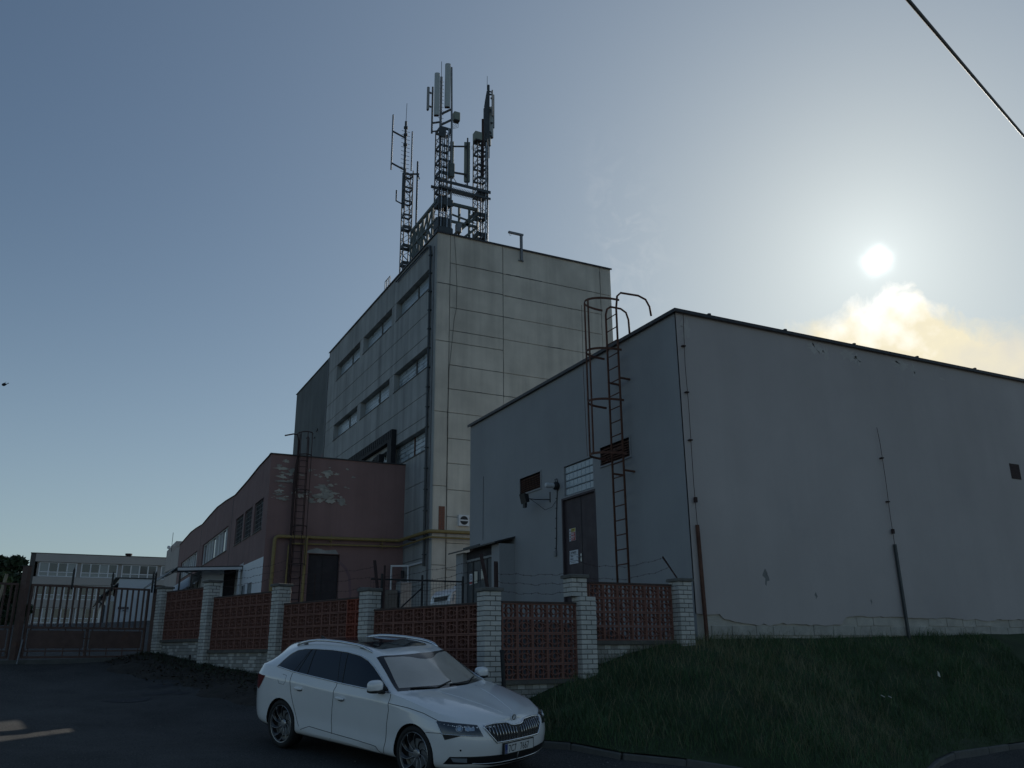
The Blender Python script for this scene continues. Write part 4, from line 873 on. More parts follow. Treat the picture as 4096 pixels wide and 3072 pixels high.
# black flue duct along the facade
du_ = empty('black_duct', (13.9, 45, 11), label='charred black sheet duct running along the concrete block above the brown roof', cat='duct')
MB().box(14.08, XT-.004, 41.85, 51.5, 12.28, 12.88).build('duct', M('black_tar'), du_); MB().box(14.08, XT-.004, 41.85, 42.48, 9.9, 12.28).build('duct_drop', M('black_tar'), du_)
for k in range(26): MB().box(14.06, 14.10, 42.0+k*.36, 42.13+k*.36, 12.46+random.uniform(-.03, .03), 12.86).build('duct_rib', M('black_tar'), du_)
for y0, y1, z0, z1 in ((43.6, 44.0, 11.5, 11.9), (43.9, 44.6, 11.35, 11.85), (44.4, 45.4, 11.0, 11.75), (45.2, 46.0, 10.8, 11.5)): MB().box(14.0, 14.3, y0, y1, z0, z1).build('broken_sheet', M('black_tar'), du_)

# darker block continuing behind
DB = empty('dark_block', (XT, 62, 3), label='dark grey block with maroon lower part behind the concrete tower', cat='building')
MB().box(XT+.12, 30, YE+.004, 67.1, 11.0, 21.64).build('wall', M('concrete_dark'), DB); MB().box(XT+.10, 30, YE+.004, 67.1, 2, 10.99).build('lower_wall', M('plaster_maroon'), DB)
MB().add([(XT+.097, YE+.01, 10.9), (XT+.097, 67.1, 10.9), (XT+.097, 67.1, 11.0), (XT+.097, YE+.01, 15.2)], [(0, 1, 2, 3)]).build('painted_field', M('plaster_maroon'), DB)
MB().box(XT+.05, 30.05, YE+.004, 67.15, 21.65, 21.70).build('roof_edge', M('flashing'), DB); MB().box(XT-.02, XT+.11, YE+.002, YE+.25, 3, 21.6).build('seam_pipe', M('steel_dark'), DB)
MB().box(XT+.06, XT+.12, 59.4, 59.8, 16.9, 17.05).box(XT+.06, XT+.12, 60.1, 60.3, 16.5, 16.6).build('wall_hook', M('black'), DB)
# ------------------------------------------------------------------ brown plastered building
YBR, XBR = 40.3, 7.71
BR = empty('brown_building', (XBR, YBR, 3.2), label='long brown plastered building with a dark door, gas pipes and a ladder', cat='building')
DBR = (9.72, 11.22, 3.2, 6.10)
mb = MB(); holes_wall(mb, lambda u, v, d: (u, YBR+d, v), XBR, XT, 2.0, 10.45, [DBR], .25); mb.add([(XBR, YBR, 10.45), (XT, YBR, 10.45), (XT, YBR, 10.66), (XBR, YBR, 10.62)], [(0, 1, 2, 3)]); mb.build('wall', M('plaster_brown'), BR)
wins = [(41.42, 43.56, 7.26, 8.76), (44.15, 46.22, 7.28, 8.74), (46.62, 48.88, 7.28, 8.72), (51.36, 61.7, 7.30, 8.72), (64.3, 73.7, 7.32, 8.66)]
mb = MB(); holes_wall(mb, lambda u, v, d: (XBR+d, u, v), YBR, 76, 2.0, 9.9, wins, .22)
tops = [(40.3, 10.62), (43, 10.55), (46, 10.35), (49.7, 10.19), (53, 10.38), (56.3, 10.49), (59.5, 10.4), (62.7, 10.26), (66, 10.42), (69, 10.5), (72.5, 10.4), (76, 10.29)]
for (a, za), (b, zb) in zip(tops, tops[1:]): mb.add([(XBR, a, 9.9), (XBR, b, 9.9), (XBR, b, zb), (XBR, a, za)], [(0, 1, 2, 3)])
mb.build('wall', M('plaster_brown'), BR)
mb = MB()
for (a, za), (b, zb) in zip(tops, tops[1:]):
    for x0, x1, dz in ((XBR-.06, XBR+.3, .03),): mb.add([(x0, a, za), (x1, a, za), (x1, b, zb), (x0, b, zb), (x0, a, za+dz), (x1, a, za+dz), (x1, b, zb+dz), (x0, b, zb+dz)], [(0, 1, 2, 3), (7, 6, 5, 4), (0, 4, 5, 1), (2, 6, 7, 3), (1, 5, 6, 2), (0, 3, 7, 4)])
mb.build('roof_edge', M('flashing'), BR)
MB().add([(XBR-.06, YBR-.07, 10.62), (XT-.01, YBR-.07, 10.665), (XT-.01, YBR+.3, 10.665), (XBR-.06, YBR+.3, 10.62), (XBR-.06, YBR-.07, 10.67), (XT-.01, YBR-.07, 10.71), (XT-.01, YBR+.3, 10.71), (XBR-.06, YBR+.3, 10.67)], [(0, 1, 2, 3), (7, 6, 5, 4), (0, 4, 5, 1), (2, 6, 7, 3), (1, 5, 6, 2), (0, 3, 7, 4)]).build('roof_edge', M('flashing'), BR)
MB().box(XBR+.3, XT, YBR+.3, 76, 9.9, 10.1).build('roof', M('flashing'), BR); MB().box(XBR, XT, 75.9, 76, 2, 10.2).build('rear_wall', M('plaster_brown'), BR)
d_ = MB().box(9.74, 11.2, YBR+.18, YBR+.24, 3.2, 6.08).build('door', M('door_dark'), BR); MB().box(10.44, 10.47, YBR+.16, YBR+.18, 3.2, 6.05).build('door_gap', M('black'), d_); MB().box(9.52, 9.74, YBR-.015, YBR+.2, 3.2, 6.05).build('door_frame', M('plaster_brown'), d_)
MB().add([(9.55, YBR-.004, 6.12), (11.15, YBR-.004, 6.12), (11.0, YBR-.004, 6.32), (10.5, YBR-.004, 6.26), (10.1, YBR-.004, 6.36), (9.75, YBR-.004, 6.25)], [(0, 1, 2, 3, 4, 5)]).build('plaster_patch', M('concrete_side'), BR)
sc = [(11.2, 5.75), (11.5, 5.5), (11.72, 5.1), (11.80, 4.4), (11.80, 3.6)]
mb = MB()
for p, q in zip(sc, sc[1:]): mb.bar((p[0], YBR-.003, p[1]), (q[0], YBR-.003, q[1]), .13, .006, (0, 1, 0))
mb.build('filled_groove', M('plaster_maroon'), BR)
# flaked paint showing the pale render
rg = random.Random(5)
for k in range(110):
    x = rg.choice([rg.gauss(8.25, .25), rg.gauss(10.6, .55), rg.gauss(9.9, .8)]); z = rg.choice([rg.gauss(9.9, .25), rg.gauss(9.2, .3), rg.gauss(8.75, .12)]); w_ = abs(rg.gauss(.05, .06))+.02; h_ = w_*rg.uniform(.3, .9)
    if not (XBR+.1 < x-w_ and z < 10.4): continue
    n = 19; V = [(x, z)]+[(x+w_*1.5*(.3+1.1*rg.random())*math.cos(6.283*i/n), z+h_*(.3+1.1*rg.random())*math.sin(6.283*i/n)) for i in range(n)]
    MB().add([(p[0], YBR-.004-.0004*k, p[1]) for p in V], [(0, 1+i, 1+(i+1) % n) for i in range(n)]).build('flaked_patch', M('plinth_block' if rg.random() < .5 else 'silicate_low'), BR)
for i, (a, b, c, d) in enumerate(wins):
    w = MB().box(XBR+.16, XBR+.20, a, b, c, d).build('window', M('pane'), BR)
    n = 2 if i < 3 else 8
    for k in range(n+1):
        y = a+(b-a)*k/n; MB().box(XBR+.10, XBR+.16, max(a, y-.035), min(b, y+.035), c, d).build('window_frame', M('white_plaster' if i > 2 else 'rust_dark'), w)
    MB().box(XBR+.10, XBR+.158, a, b, c, c+.06).box(XBR+.10, XBR+.158, a, b, d-.06, d).build('window_frame', M('white_plaster' if i > 2 else 'rust_dark'), w)
    MB().box(XBR-.05, XBR+.10, a-.03, b+.03, c-.03, c).build('sill', M('flashing'), w)
    if i < 3:
        MB().box(XBR+.150, XBR+.158, a+.05, a+(b-a)*.45, c+.07, d-.07).build('pane', M('pane_light'), w)  # lighter half pane: bright reflection put into the glass colour
        for k in range(6): MB().box(XBR+.06, XBR+.075, a, b, c+.2+k*.22, c+.215+k*.22).build('window_bar', M('steel_grey'), w)
        for k in range(7): MB().box(XBR+.04, XBR+.055, a+.1+k*(b-a-.2)/6, a+.115+k*(b-a-.2)/6, c, d).build('window_bar', M('steel_grey'), w)
    else:
        for k in range(n):
            y0 = a+(b-a)*k/n+.05; y1 = a+(b-a)*(k+1)/n-.05
            if k % 3 != 1: MB().box(XBR+.150, XBR+.157, y0, y1, c+.07, d-.07).build('blind', M('curtain'), w)
MB().add([(XBR-.006, 40.32, 2.5), (XBR-.006, 47.5, 2.5), (XBR-.006, 47.5, 5.95), (XBR-.006, 40.32, 5.88)], [(0, 1, 2, 3)]).build('white_dado', M('white_plaster'), BR)
for (a, b) in ((42.69, 43.74), (44.42, 45.34)): MB().box(XBR-.012, XBR+.02, a, b, 3.6, 4.92).build('window', M('pane_light'), BR)
MB().box(XBR-.01, XBR+.01, 50.3, 50.36, 5, 10.1).box(XBR-.01, XBR+.01, 63.0, 63.06, 5, 10.2).build('wall_joint', M('joint_dark'), BR)
MB().box(XBR+.001, XBR+3, 76.1, 82, 3, 10.25).build('wall_extension', M('beige_facade'), BR)
# cage ladder of the brown building
l2 = caged_ladder('caged_ladder', 'dark caged ladder up the brown building above the gas pipes', (8.93, YBR-.22, 0), (9.36, YBR-.22, 0), (0, -1, 0), 3.4, 10.9, [5.53, 7.23, 8.9, 10.57, 11.65], .68, M('rust_dark'), ([(0, 0, .4), (0, .02, .75), (0, .2, .9), (0, .7, .9)], [(0, 0, .3), (0, .02, .62), (0, .2, .72), (0, .55, .72)]), 4.0, straps=(-50, 0, 50))
for z in (5.0, 7.0, 9.0, 10.4):
    for x in (8.93, 9.36): MB().bar((x, YBR-.22, z), (x, YBR+.01, z), .04, .03).build('wall_bracket', M('rust_dark'), l2)
MB().tube([(8.88, YBR-.25, 9), (8.86, YBR-.28, 11.3), (8.80, YBR-.28, 11.6), (8.6, YBR-.28, 11.62), (8.2, YBR-.28, 11.5)], .035, 6).build('davit', M('rust_dark'), l2)
MB().tube([(8.84, YBR-.24, 3.6), (8.82, YBR-.24, 6), (8.80, YBR-.24, 9.5), (8.88, YBR-.24, 10.4)], .06, 8).build('drain_pipe', M('rust_dark'), BR)

# ------------------------------------------------------------------ gas pipes
def bend(pts, r=.18, n=5):
    P = [Vector(p) for p in pts]; out = [P[0]]
    for a, b, c in zip(P, P[1:], P[2:]):
        u = (a-b).normalized(); v = (c-b).normalized(); rr = min(r, (a-b).length*.45, (c-b).length*.45)
        for k in range(n+1):
            t = k/n; out.append((b+u*rr)*(1-t)**2+b*2*t*(1-t)+(b+v*rr)*t*t)
    out.append(P[-1]); return out
gp = empty('gas_pipe', (8.1, YBR-.2, 3.3), label='thick yellow gas pipe along the brown wall with two drops', cat='pipe', group='yellow gas pipes')
MB().tube(bend([(8.06, YBR-.22, 3.2), (8.10, YBR-.22, 6.78), (14.05, YBR-.22, 6.86), (XT-.22, YT-.25, 6.86), (17.5, YT-.25, 6.89)], .22), .085, 10).build('pipe', M('gas_yellow'), gp, 50)
MB().tube(bend([(9.46, YBR-.34, 3.2), (9.52, YBR-.34, 6.80), (9.75, YBR-.22, 6.80)], .15), .075, 10).build('branch_pipe', M('gas_yellow'), gp, 50)
for x in (10.7, 13.2): MB().bar((x, YBR-.25, 7.0), (x, YBR-.25, 6.4), .025).box(x-.03, x+.03, YBR-.3, YBR, 6.66, 6.7).build('hanger', M('gas_yellow'), gp)
for y in (38.6,): MB().box(XT-.35, XT, y-.05, y+.05, 6.7, 6.76).build('hanger', M('rust_dark'), gp)
g2 = empty('gas_pipe', (8.7, YBR-.2, 3.3), label='thin yellow gas pipe running below the thick one', cat='pipe', group='yellow gas pipes')
MB().tube(bend([(8.70, YBR-.2, 3.2), (8.76, YBR-.2, 6.48), (14.1, YBR-.2, 6.58), (XT-.2, YT-.22, 6.60), (17.5, YT-.22, 6.62)], .16), .045, 8).build('pipe', M('gas_yellow'), g2, 50)
# meters and conduits at the foot of the tower
mbx = empty('meter_box', (12.3, YBR-.2, 3.4), label='small pale meter box at the foot of the brown wall', cat='box'); MB().bbox(12.2, 12.75, YBR-.25, YBR, 3.9, 4.62, .01).build('cabinet', M('steel_grey'), mbx); MB().box(12.5, 12.72, YBR-.26, YBR-.25, 4.1, 4.4).build('label_plate', M('white_paint'), mbx)
cf = empty('conduit_frame', (13.7, 38.6, 4), label='white conduit frame with a box on the lower concrete wall', cat='conduit')
MB().bar((13.65, 39.9, 5.62), (13.65, 39.9, 3.5), .09, .06).build('conduit', M('white_paint'), cf); MB().bar((13.62, 39.9, 5.62), (14.28, 39.3, 5.60), .09, .08).build('conduit', M('white_paint'), cf)
MB().bar((14.28, 39.3, 5.60), (14.28, 37.4, 5.60), .06, .09).build('conduit', M('white_paint'), cf); MB().bar((14.26, 39.25, 5.56), (14.26, 39.25, 4.3), .07, .06).build('conduit', M('white_paint'), cf)
MB().bbox(13.95, XT-.01, 39.5, 40.0, 3.6, 5.0, .02).build('cabinet', M('steel_grey'), cf); MB().cyl((14.15, 39.7), .09, 5.05, 5.4, 12).build('meter', M('black'), cf)
c2 = empty('control_cabinet', (11.5, 31, 3), label='grey control cabinets behind the wire mesh fence', cat='cabinet')
MB().bbox(10.2, 10.8, 30.8, 31.3, 2.8, 3.85, .02).build('cabinet', M('steel_dark'), c2); MB().bbox(10.9, 11.35, 30.8, 31.3, 2.8, 4.15, .02).build('cabinet', M('steel_grey'), c2)
# wire mesh fence in the yard
mf = empty('mesh_fence', (8.5, 19.5, 2.2), label='dark wire mesh fence panel with posts behind the corner bay', cat='fence')
mb = MB()
for k in range(32): mb.bar((5.9+k*.07, 18.6, 2.0), (5.9+k*.07, 18.6, 3.17), .004)
for k in range(16): mb.bar((5.9, 18.6, 2.05+k*.075), (8.1, 18.6, 2.05+k*.075), .004)
tag(mb.build('wire_mesh', M('black'), mf), kind='stuff')
MB().tube([(5.9, 18.6, 3.18), (8.1, 18.6, 3.18)], .018, 6).build('top_rail', M('black'), mf)
for x in (6.15, 7.1, 8.1): MB().tube([(x, 18.6, 1.6), (x, 18.6, 3.3)], .025, 6).build('post', M('black'), mf)
MB().tube([(6.3, 18.6, 2.3), (7.08, 18.6, 3.0)], .018, 6).build('brace', M('black'), mf)

# ------------------------------------------------------------------ white van between the buildings (only its nose shows)
VN = empty('white_van', (11.5, 25.6, 2.55), label='white van nose parked behind the entrance shelter', cat='van')
prof = [(9.35, 2.95), (9.32, 3.25), (9.38, 3.48), (9.55, 3.62), (10.15, 3.78), (10.75, 4.42), (11.2, 4.62), (14.2, 4.65), (14.25, 2.95)]
mb = MB()
def vy(x, z, s): return 25.6+s*(.92-.10*max(0, (z-3.7))-(.10 if x < 9.5 else 0))
n = len(prof); mb.add([(x, vy(x, z, -1), z) for x, z in prof]+[(x, vy(x, z, 1), z) for x, z in prof], [tuple(range(n))[::-1], tuple(range(n, 2*n))]+[(k, (k+1) % n, n+(k+1) % n, n+k) for k in range(n)]); mb.build('body', M('van_white'), VN)
MB().add([(10.17, 24.75, 3.82), (10.17, 26.45, 3.82), (10.72, 26.38, 4.40), (10.72, 24.82, 4.40)], [(0, 1, 2, 3)]).build('windscreen', M('pane'), VN); 
MB().box(9.325, 9.36, 25.05, 26.1, 3.22, 3.42).build('grille', M('black'), VN)
for k in range(4): MB().box(9.31, 9.33, 25.06, 26.09, 3.24+k*.05, 3.25+k*.05).build('grille_bar', M('steel_grey'), VN)
for y in (24.86, 26.14): MB().add([(9.40, y-.14, 3.25), (9.335, y+.14, 3.25), (9.345, y+.14, 3.45), (9.45, y-.14, 3.45)], [(0, 1, 2, 3)]).build('headlight', M('pane_light'), VN)
MB().box(9.22, 9.5, 24.72, 26.48, 2.85, 3.12).build('bumper', M('black'), VN)
for x in (10.2, 13.2):
    for y in (24.75, 26.45): MB().tube([(x, y-.08, 2.88), (x, y+.08, 2.88)], .32, 18).build('wheel', M('black'), VN)

VN.location.x += 1.05; VN.location.z -= .12
# ------------------------------------------------------------------ low canopy entrance on the brown building
CA = empty('canopy_entrance', (6.0, 47, 3.3), label='low white entrance with a dark sloping canopy roof beside the brown building', cat='canopy')
MB().add([(4.62, 45.4, 5.70), (7.70, 45.4, 5.86), (7.70, 52, 6.2), (4.62, 52, 6.0), (4.62, 45.4, 5.76), (7.70, 45.4, 5.92), (7.70, 52, 6.26), (4.62, 52, 6.06)], [(0, 1, 2, 3), (7, 6, 5, 4), (0, 4, 5, 1), (1, 5, 6, 2), (2, 6, 7, 3), (3, 7, 4, 0)]).build('roof', M('flashing'), CA)
MB().bar((4.62, 45.36, 5.64), (7.65, 45.36, 5.79), .05, .13).build('fascia', M('white_paint'), CA)
MB().add([(4.60, 45.4, 5.70), (3.95, 45.5, 5.16), (3.95, 58, 5.4), (4.60, 58, 6.0), (4.60, 45.4, 5.76), (3.95, 45.5, 5.22), (3.95, 58, 5.46), (4.60, 58, 6.06)], [(0, 1, 2, 3), (7, 6, 5, 4), (0, 4, 5, 1), (1, 5, 6, 2), (2, 6, 7, 3), (3, 7, 4, 0)]).build('side_roof', M('steel_dark'), CA)
MB().add([(5.96, 47, 3.2), (7.05, 47, 3.2), (7.05, 47, 5.82), (5.96, 47, 5.74)], [(0, 1, 2, 3)]).box(5.96, 7.05, 47.004, 47.3, 3.2, 5.74).build('front_wall', M('white_plaster'), CA)
MB().box(7.06, 7.68, 47.5, 47.7, 3.2, 5.8).build('doorway', M('door_dark'), CA); MB().box(7.50, 7.60, 45.42, 45.52, 3.2, 5.78).build('post', M('white_paint'), CA)
MB().box(5.96, 6.1, 47.3, 60, 3.2, 5.85).build('side_wall', M('white_plaster'), CA)
for k in range(6):
    w = MB().box(5.90, 5.958, 47.9+k*2.0, 49.5+k*2.0, 3.9, 5.3).build('window', M('pane'), CA)
    MB().box(5.87, 5.90, 48.0+k*2.0, 48.55+k*2.0, 3.95, 5.25).build('curtain', M('curtain'), w); MB().box(5.86, 5.90, 49.2+k*2.0, 49.42+k*2.0, 3.95, 5.25).build('curtain', M('curtain'), w)
MB().tube([(5.95, 46.9, 5.4), (4.7, 45.6, 5.62), (4.1, 45.6, 5.28)], .03, 6).build('bracket', M('steel_grey'), CA); MB().tube([(5.9, 46.9, 3.2), (5.9, 46.9, 5.5)], .035, 6).build('gutter_pipe', M('steel_grey'), CA)
MB().add([(7.5, 45.36, 5.92), (7.78, 45.36, 5.92), (7.78, 45.36, 6.13)], [(0, 1, 2)]).build('flashing_corner', M('white_paint'), CA)

# ------------------------------------------------------------------ small white building with a sign
WB = empty('white_hut', (3.5, 60, 3.3), label='small white building with a dark sign seen through the gate bars', cat='building')
MB().box(2.75, 4.9, 60, 66, 3.0, 6.26).build('wall', M('white_plaster'), WB); MB().box(2.5, 5.0, 59.95, 66, 6.265, 6.32).build('roof_edge', M('black'), WB)
MB().box(2.16, 2.74, 60.5, 72, 3.0, 5.2).build('side_wall', M('white_paint'), WB)
MB().add([(2.72, 60.2, 5.95), (1.72, 60.2, 5.05), (1.72, 73, 5.05), (2.72, 73, 5.95), (2.72, 60.2, 6.03), (1.72, 60.2, 5.13), (1.72, 73, 5.13), (2.72, 73, 6.03)], [(0, 1, 2, 3), (7, 6, 5, 4), (0, 4, 5, 1), (1, 5, 6, 2), (2, 6, 7, 3), (3, 7, 4, 0)]).build('side_roof', M('steel_dark'), WB)
MB().tube([(1.78, 60.15, 5.1), (1.80, 60.15, 4.8), (2.1, 60.15, 4.6), (2.1, 60.15, 3.0)], .05, 6).build('gutter_pipe', M('steel_dark'), WB)
MB().box(2.3, 2.6, 60.44, 60.5, 3.3, 4.9).build('window', M('pane_light'), WB)
sgn = empty('gate_sign', (3.1, 59.9, 4.3), label='dark red sign with small white plate on the white building', cat='sign'); MB().box(2.87, 3.47, 59.94, 59.99, 4.40, 4.54).build('plate', M('sign_maroon'), sgn); MB().box(2.88, 3.48, 59.95, 59.99, 4.25, 4.39).build('lower_plate', M('sign_white'), sgn)
for k in range(4): MB().box(2.9+k*.14, 3.0+k*.14, 59.935, 59.94, 4.455, 4.49).build('text_line', M('sign_white'), sgn)
MB().box(3.15, 3.35, 59.945, 59.95, 4.29, 4.34).build('text_line', M('ink'), sgn)

# ------------------------------------------------------------------ far three-storey building
FB = empty('far_office_building', (10, 150, 5.5), label='long pale three storey building with white window bands far behind the gate', cat='building')
k_ = 150/115.; zf = lambda z: 1.6+(z-1.6)*k_; xf = lambda x: x*k_
x0, x1 = xf(-3.6), 30
MB().box(x0, x1, 150.25, 162, 3, zf(13.1)).build('wall', M('beige_facade'), FB)
for a, b in ((12.2, 13.12), (9.64, 10.5), (7.04, 7.95), (4.2, 5.3)): MB().box(x0-.35, x1, 149.85, 150.25, zf(a), zf(b)).build('facade_band', M('beige_facade'), FB)
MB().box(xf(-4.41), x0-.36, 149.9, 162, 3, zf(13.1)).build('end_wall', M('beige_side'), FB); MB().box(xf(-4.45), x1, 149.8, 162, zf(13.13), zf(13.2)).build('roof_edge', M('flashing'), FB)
for zi, (a, b) in enumerate(((10.53, 12.15), (7.95, 9.6), (5.33, 7.0))):
    for b0 in range(5):
        xa = xf(-3.36+b0*4.40); xb = xa+xf(3.85)
        w = MB().box(xa, xb, 150.1, 150.2, zf(a), zf(b)).build('window', M('pane_light'), FB)
        for q in range(5): MB().box(xa+(xb-xa)*q/4-.09, xa+(xb-xa)*q/4+.09, 150.02, 150.1, zf(a), zf(b)).build('mullion', M('white_paint'), w)
        MB().box(xa-.09, xb+.09, 150.03, 150.1, zf(a)+.62, zf(a)+.76).box(xa-.09, xb+.09, 150.03, 150.1, zf(a), zf(a)+.12).box(xa-.09, xb+.09, 150.03, 150.1, zf(b)-.1, zf(b)).build('transom', M('white_paint'), w)
        for q in range(4):
            if (q+b0+zi) % 3: MB().box(xa+(xb-xa)*q/4+.1, xa+(xb-xa)*(q+1)/4-.1, 150.04, 150.098, zf(a)+.77, zf(b)-.12).build('pane', M('pane'), w)
MB().cyl((xf(6.0), 151), .38, zf(13.2), zf(13.35), 14).cyl((xf(6.0), 151), .52, zf(13.35), zf(13.56), 14).build('roof_vent', M('rust_dark'), FB)
NB = empty('stair_tower', (12.5, 112, 5), label='narrow pale tower end with a small antenna left of the brown building', cat='building')
MB().box(10.5, 14, 112, 118, 3, 14.3).build('wall', M('beige_facade'), NB); MB().box(10.9, 14.0, 111.95, 118, 14.31, 14.9).build('parapet', M('beige_facade'), NB)
MB().tube([(10.45, 112, 13.6), (10.45, 112, 15.9)], .03, 5).build('antenna_rod', M('steel_dark'), NB); MB().tube([(10.2, 112, 14.1), (10.05, 111.9, 14.1)], .2, 10).build('antenna_dish', M('white_paint'), NB)

# ------------------------------------------------------------------ trees behind the gate
def tree(name, label, x, y, h, spread, n, lm, seed, trunk_h=.35):
    rng = np.random.default_rng(seed); z0 = gz(x, y); r = empty(name, (x, y, z0), label=label, cat='tree', group='trees behind the gate')
    mb = MB().tube([(x, y, z0-.2), (x+.05*h*.1, y, z0+h*.3), (x-.03*h*.1, y, z0+h*.7)], .1, 8, rs=[h*.024, h*.018, h*.008])
    cl = []
    for k in range(14):
        a = rng.uniform(0, 6.28); zz = z0+h*rng.uniform(trunk_h*.2, .95); rr = spread*rng.uniform(.25, .95)*(1-.5*abs((zz-z0)/h-.6)); c = Vector((x+rr*math.cos(a), y+rr*math.sin(a), zz)); cl.append((c, spread*rng.uniform(.28, .5)))
        mb.tube([(x, y, z0+h*.25+(zz-z0)*.25), c*.5+Vector((x, y, zz-.1*h))*.5, c], .05, 5, rs=[h*.008, h*.005, h*.002])
    mb.build('trunk', M('bark'), r)
    vs = []; per = n//len(cl); fs = []
    for c, rad in cl:
        d = rng.normal(size=(per, 3)); d /= np.linalg.norm(d, axis=1)[:, None]; d *= (rad*rng.uniform(.35, 1.05, per)**.6)[:, None]; d[:, 2] *= .8
        for q in d:
            p = np.array(c)+q; u = rng.normal(size=3); u /= np.linalg.norm(u); v = np.cross(u, rng.normal(size=3)); v /= np.linalg.norm(v); s = rng.uniform(.09, .19); b = len(vs)
            vs += [tuple(p-u*s), tuple(p+v*s*.5), tuple(p+u*s), tuple(p-v*s*.5)]; fs.append((b, b+1, b+2, b+3))
    me = bpy.data.meshes.new('crown'); me.from_pydata(vs, [], fs); link('crown', me, M(lm), r)
tree('deciduous_tree', 'dark leafy tree behind the left gate leaf', -3.2, 52, 3.3, 1.5, 9000, 'leaf_dark', 3, .12)
tree('deciduous_tree', 'pale green lower tree at the left picture edge behind the gate', -3.9, 44, 2.3, 1.3, 6000, 'leaf_light', 9, .1)
tree('deciduous_tree', 'dark bushy tree farther behind the left gate leaf', -7.0, 60, 3.6, 2.6, 8000, 'leaf_dark', 21, .1)
tree('shrub', 'low dark shrub under the trees behind the gate, left one', -5.6, 49, 1.9, 1.6, 5000, 'leaf_dark', 41, .0)
tree('shrub', 'low dark shrub under the trees behind the gate, right one', -2.6, 50, 1.7, 1.3, 4000, 'leaf_dark', 43, .0)
tree('shrub', 'low green shrub behind the gate nearest the pale pole', -4.0, 41, 1.4, 1.4, 4000, 'leaf_light', 47, .0)
o = MB().tube([(-2.45, 38.0, 2.4), (-2.15, 38.0, 4.6)], .06, 8).build('wooden_pole', M('wood_pale'), None, 30); tag(o, 'pale wooden pole leaning in front of the trees behind the gate', 'pole')

# ------------------------------------------------------------------ masts on the roof
def lattice(name, label, cx, cy, half, z0, z1, plates, matl='steel_dark', step=.42):
    r = empty(name, (cx, cy, z0), label=label, cat='mast', group='lattice masts on the roof')
    C4 = [(cx-half, cy-half), (cx+half, cy-half), (cx+half, cy+half), (cx-half, cy+half)]
    for (x, y) in C4: MB().tube([(x, y, z0), (x, y, z1)], .036, 6).build('mast_leg', M(matl), r)
    mb = MB(); z = z0; k = 0
    while z < z1-step:
        for a, b in zip(C4, C4[1:]+C4[:1]):
            p, q = ((*a, z), (*b, z+step)) if k % 2 == 0 else ((*b, z), (*a, z+step)); mb.bar(p, q, .026)
        z += step; k += 1
    tag(mb.build('bracing', M(matl), r), kind='stuff')
    for zp, hh in plates:
        m2 = MB()
        for a, b in zip(C4, C4[1:]+C4[:1]): m2.bar((*a, zp), (*b, zp), .05, hh)
        m2.build('collar', M(matl), r)
    return r
def panel_ant(label, x, y, z0, z1, w_, d_, face, matl='radome', cap=True):
    # face: direction the antenna looks (radians)
    r = empty('panel_antenna', (x, y, z0), label=label, cat='antenna', group='panel antennas on the masts'); c, s = math.cos(face), math.sin(face)
    pr = [(-w_/2, 0), (-w_/2, d_*.5), (-w_*.32, d_*.92), (0, d_), (w_*.32, d_*.92), (w_/2, d_*.5), (w_/2, 0)]
    W = lambda a, b, z: (x+b*c-a*s, y+b*s+a*c, z)
    MB().prism(pr, lambda a, b: W(a, b, z0), lambda a, b: W(a, b, z1)).build('radome', M(matl), r)
    MB().prism([(a*.86, b*.86+.01) for a, b in pr], lambda a, b: W(a, b, z0-.05), lambda a, b: W(a, b, z0)).build('connector_plate', M('rust_dark' if matl == 'radome' else 'steel_dark'), r)
    for zz in (z0+.25, z1-.3): MB().bar(W(0, 0, zz), W(0, -.16, zz), .06, .09).build('mount', M('steel_dark'), r)
    return r
def rod(name, label, pts, r, matl, cat, grp=None): o = MB().tube(pts, r, 8).build(name, M(matl), None, 40); return tag(o, label, cat, grp)
ym = 38.7; RZ = ZR
# central mast
mc = lattice('lattice_mast', 'central lattice mast, tallest, above the corner of the concrete block', 15.45, ym, .34, RZ-.1, 29.5, [(29.4, .16), (28.3, .12), (27.4, .12), (26.6, .2), (25.6, .12), (24.9, .5), (23.6, .6)])
MB().tube([(15.21, ym-.1, 27.0), (15.21, ym-.1, 32.85)], .075, 8).build('pole', M('steel_grey'), mc); MB().tube([(15.21, ym-.1, 32.85), (15.2, ym-.1, 33.9)], .016, 5).build('lightning_rod', M('steel_dark'), mc)
MB().tube([(15.80, ym-.35, 22.5), (15.78, ym-.35, 29.8), (15.72, ym-.35, 33.5)], .06, 8).build('pole', M('steel_grey'), mc)
MB().tube([(14.74, ym, 29.1), (14.74, ym, 32.1)], .055, 8).build('pole', M('steel_dark'), mc)
for z in (29.7, 30.4): MB().bar((15.21, ym-.1, z), (15.76, ym-.35, z+.35), .08, .10).build('strut', M('steel_dark'), mc)
MB().bar((15.21, ym-.1, 29.9), (14.74, ym, 29.75), .08, .08).build('strut', M('steel_dark'), mc); MB().bar((15.21, ym-.1, 29.35), (14.74, ym, 29.2), .06, .06).build('strut', M('steel_dark'), mc)
for k in range(12): MB().bar((15.05, ym-.1, 29.9+k*.24), (15.38, ym-.1, 29.93+k*.24), .018).build('step_bolt', M('steel_dark'), mc)
for k in range(3):
    mb = MB().tube([(15.1+.1*k, ym-.42, 22.6), (15.12+.1*k, ym-.43, 25.0), (15.08+.12*k, ym-.42, 27.0), (15.2+.1*k, ym-.3, 29.2)], .03, 6); mb.build('feeder_cable', M('black' if k != 1 else 'galv'), mc)
MB().tube([(15.56, ym-.42, 22.4), (15.55, ym-.42, 26.0), (15.58, ym-.42, 29.4)], .035, 6).build('feeder_cable', M('galv'), mc)
